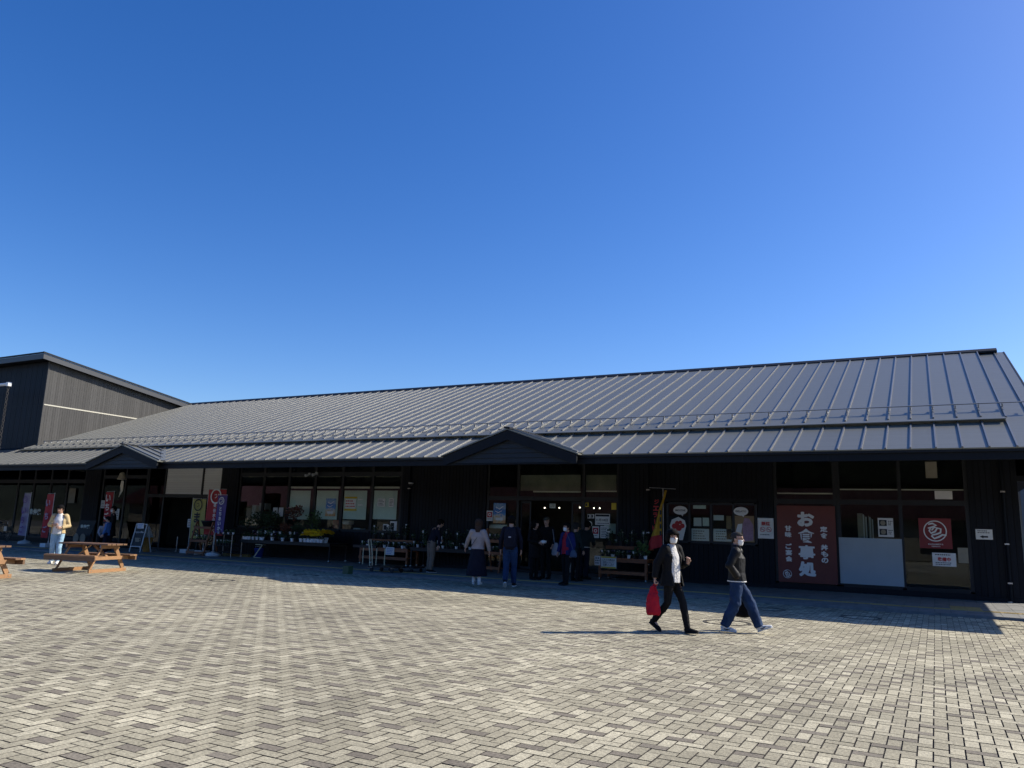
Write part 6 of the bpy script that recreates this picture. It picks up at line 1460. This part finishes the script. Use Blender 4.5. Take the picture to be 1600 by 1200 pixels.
# ---- shoppers in the shade
P, H = stand(672, 895, 808, ZF)
person((P.x, P.y, ZF), R(62), H, 'man in dark top and beige trousers bending over the plant table', dict(waist=(.03, 0, 1.02), chest=(.12, 0, 1.19), neck=(.20, 0, 1.33), head=(.24, 0, 1.37), shL=(.11, .17, 1.30), shR=(.11, -.17, 1.30), elL=(.16, .23, 1.05), elR=(.14, -.24, 1.03), wrL=(.34, .16, .98), wrR=(.10, -.25, .80), kneeR=(.0, -.09, .47), ankR=(-.06, -.11, .09), hnod=R(22)), dict(topm='c_navy', hem=.86, legm='c_khaki', fit=1.15, shoem='c_black', solem='c_white', hair='short'))
P, H = stand(744, 913.5, 812, ZF); hdg = R(110)
t_, V, s, Mh = person((P.x, P.y, ZF), hdg, H, 'woman in beige sweater and long dark skirt seen from behind', dict(elL=(.10, .28, 1.12), wrL=(.22, .36, .92), elR=(-.02, -.27, 1.08), wrR=(.02, -.31, .85), ankL=(.02, .075, .09), ankR=(-.06, -.085, .09), hnod=R(12)), dict(topm='c_beige', topname='sweater', hem=.90, hemw=.175, hemd=.135, topfit=1.08, skirt=.22, legm='c_navy', shoem='c_white', solem='c_white', sock='c_white', hair='long', hairm='c_brownhair', wrinkle=.006))
MB().tube([V['shR'] * .8 + Vector((-.0, .03, .055 * s)), Vector((-.125 * s, .0, 1.2 * s)), Vector((-.13 * s, .10 * s, 1.05 * s)), Vector((-.02, .19 * s, .93 * s))], .010, 6, side=(1, 0, 0), r2=.006).build('bag_strap', M['ink'], t_, world=False)
P, H = stand(796, 917, 806, ZF)
t_, V, s, Mh = person((P.x, P.y, ZF), R(112), H, 'person with navy backpack and blue jeans walking into the entrance', dict(kneeL=(-.02, .09, .47), ankL=(-.18, .09, .15), footL=(.85, .1, -.5), kneeR=(.08, -.08, .47), ankR=(.06, -.09, .09)), dict(topm='c_navy', hem=.86, legm='c_jeans', fit=1.15, shoem='c_black', solem='c_white', hair='short'))
P_ = (t_, V, s); bk = thing('backpack', 'navy backpack worn by the person in blue jeans', 'backpack', tuple(Matrix.Rotation(R(112), 3, 'Z') @ Vector((-.2 * s, 0, 1.0 * s)) + Vector((P.x, P.y, ZF))), R(112))
b = MB(); b.tube([(0, 0, -.10 * s), (0, 0, -.06 * s), (-.01, 0, .16 * s), (.02, 0, .34 * s), (.03, 0, .38 * s)], [.12 * s, .15 * s, .15 * s, .13 * s, .07 * s], 14, side=(0, 1, 0), r2=[.06 * s, .085 * s, .09 * s, .07 * s, .03 * s]); finish(remeshed(b, .012, 2, .004, 12), 'pack', M['c_navy'], bk)
MB().box(-.098 * s, -.092 * s, -.03 * s, .03 * s, .14 * s, .17 * s).build('patch', M['c_grey'], bk, world=False)
for sg in (-1, 1): MB().tube([(.04 * s, sg * .10 * s, .36 * s), (.17 * s, sg * .12 * s, .40 * s), (.30 * s, sg * .13 * s, .30 * s), (.30 * s, sg * .14 * s, .1 * s)], .014, 6).build('strap', M['c_black'], bk, world=False)
P, H = stand(834, 906, 813, ZF)
person((P.x, P.y, ZF), R(-20), H, 'dark haired woman in black clothes holding a small white package', dict(elL=(.02, .24, 1.09), wrL=(.24, .10, 1.03), elR=(.02, -.24, 1.09), wrR=(.25, -.06, 1.03), handL=(.8, -.5, 0), handR=(.8, .5, 0), hturn=R(10)), dict(topm='c_black', hem=.60, hemw=.20, hemd=.16, legm='c_black', shoem='c_black', hair='bob'))
Q = Matrix.Rotation(R(-20), 3, 'Z') @ Vector((.33, .02, 1.06)) + Vector((P.x, P.y, ZF)); t = thing('package', 'small white package held by the black clothed woman', 'package', tuple(Q)); b = MB(); b.tube([Q + Vector((-.09, 0, 0)), Q + Vector((-.03, 0, .01)), Q + Vector((.09, 0, 0))], [.03, .055, .04], 10, r2=[.02, .04, .03]); b.build('wrap', M['maskw'], t, smooth=True); MB().box(Q.x - .02, Q.x + .02, Q.y - .045, Q.y - .0425, Q.z - .01, Q.z + .02).build('label_patch', M['paper'], t)
P, H = stand(852.5, 905, 808, ZF)
t_, V, s, Mh = person((P.x, P.y, ZF), R(-95), H, 'person in olive cap and black clothes facing out of the entrance', dict(hturn=R(15), elL=(-.02, .25, 1.10), wrL=(.10, .26, .92)), dict(topm='c_black', hem=.84, legm='c_black', shoem='c_black', hair='cap', capm='c_olivecap', topfit=1.08))
Q = Vector((P.x + .36, P.y - .12, ZF + 1.05)); tb_ = bag_on('tote_bag', 'white tote bag on the shoulder of the person in olive cap', [[Q + Vector((-.05, 0, -.02)), Q + Vector((-.10, .02, .25)), Q + Vector((-.16, .08, .42)), Q + Vector((-.14, .16, .25))]], Q, .26, .1, .36, M['c_grey'])
P, H = stand(885, 914.5, 817.5, ZF)
person((P.x, P.y, ZF), R(-112), H, 'elderly woman in blue cardigan over red top with white mask', dict(hturn=R(-25), elR=(-.0, -.24, 1.09), wrR=(.08, -.27, .86), ankL=(.08, .09, .09), kneeL=(.07, .09, .47)), dict(topm='c_blue', topname='cardigan', inner='c_wine', innerhem=.82, hem=.80, topfit=1.16, legm='c_black', shoem='c_black', hair='short', mask=True, cut=lambda c: c.x > .03 and abs(c.y) < .075 and c.z < 1.38))
Q = Vector((P.x + .26, P.y - .18, ZF + .92)); bag_on('shoulder_bag', 'small blue grey shoulder bag of the elderly woman in cardigan', [[Q + Vector((0, 0, -.02)), Q + Vector((-.10, -.03, .25)), Q + Vector((-.22, .0, .46))]], Q, .20, .08, .20, mat('c_slate', (.05, .08, .13), .8))
P, H = stand(893, 909, 816.5, ZF)
person((P.x, P.y + .25, ZF), R(70), H, 'grey haired person mostly hidden behind the elderly woman', {}, dict(topm='c_darkgreen', hem=.84, legm='c_black', shoem='c_black', hair='short', hairm='hairgrey'))
P, H = stand(912, 905.5, 813, ZF)
person((P.x, P.y, ZF), R(75), H, 'person in dark green jacket with pale shirt hem seen from behind', dict(chest=(.05, 0, 1.21), neck=(.09, 0, 1.36), head=(.12, 0, 1.40), shL=(.05, .18, 1.33), shR=(.05, -.18, 1.33), elL=(.04, .25, 1.07), wrL=(.10, .30, .86), elR=(.10, -.24, 1.07), wrR=(.26, -.16, .98), handL=(0, 0, -1), curlL=1.1, hnod=R(18)), dict(topm='c_darkgreen', hem=.90, topfit=1.15, hemband='c_white', legm='c_navy', fit=1.1, shoem='c_black', hair='short'))
Q = Vector((P.x - .34, P.y - .02, ZF + .80)); bag_on('patterned_bag', 'dark patterned tote bag hanging beside the person in dark green', [[Q + Vector((-.04, 0, -.04)), Q + Vector((.02, 0, .08)), Q + Vector((.06, 0, -.04))]], Q, .30, .12, .62, M['c_pattern'])
print('objects', len(bpy.data.objects))
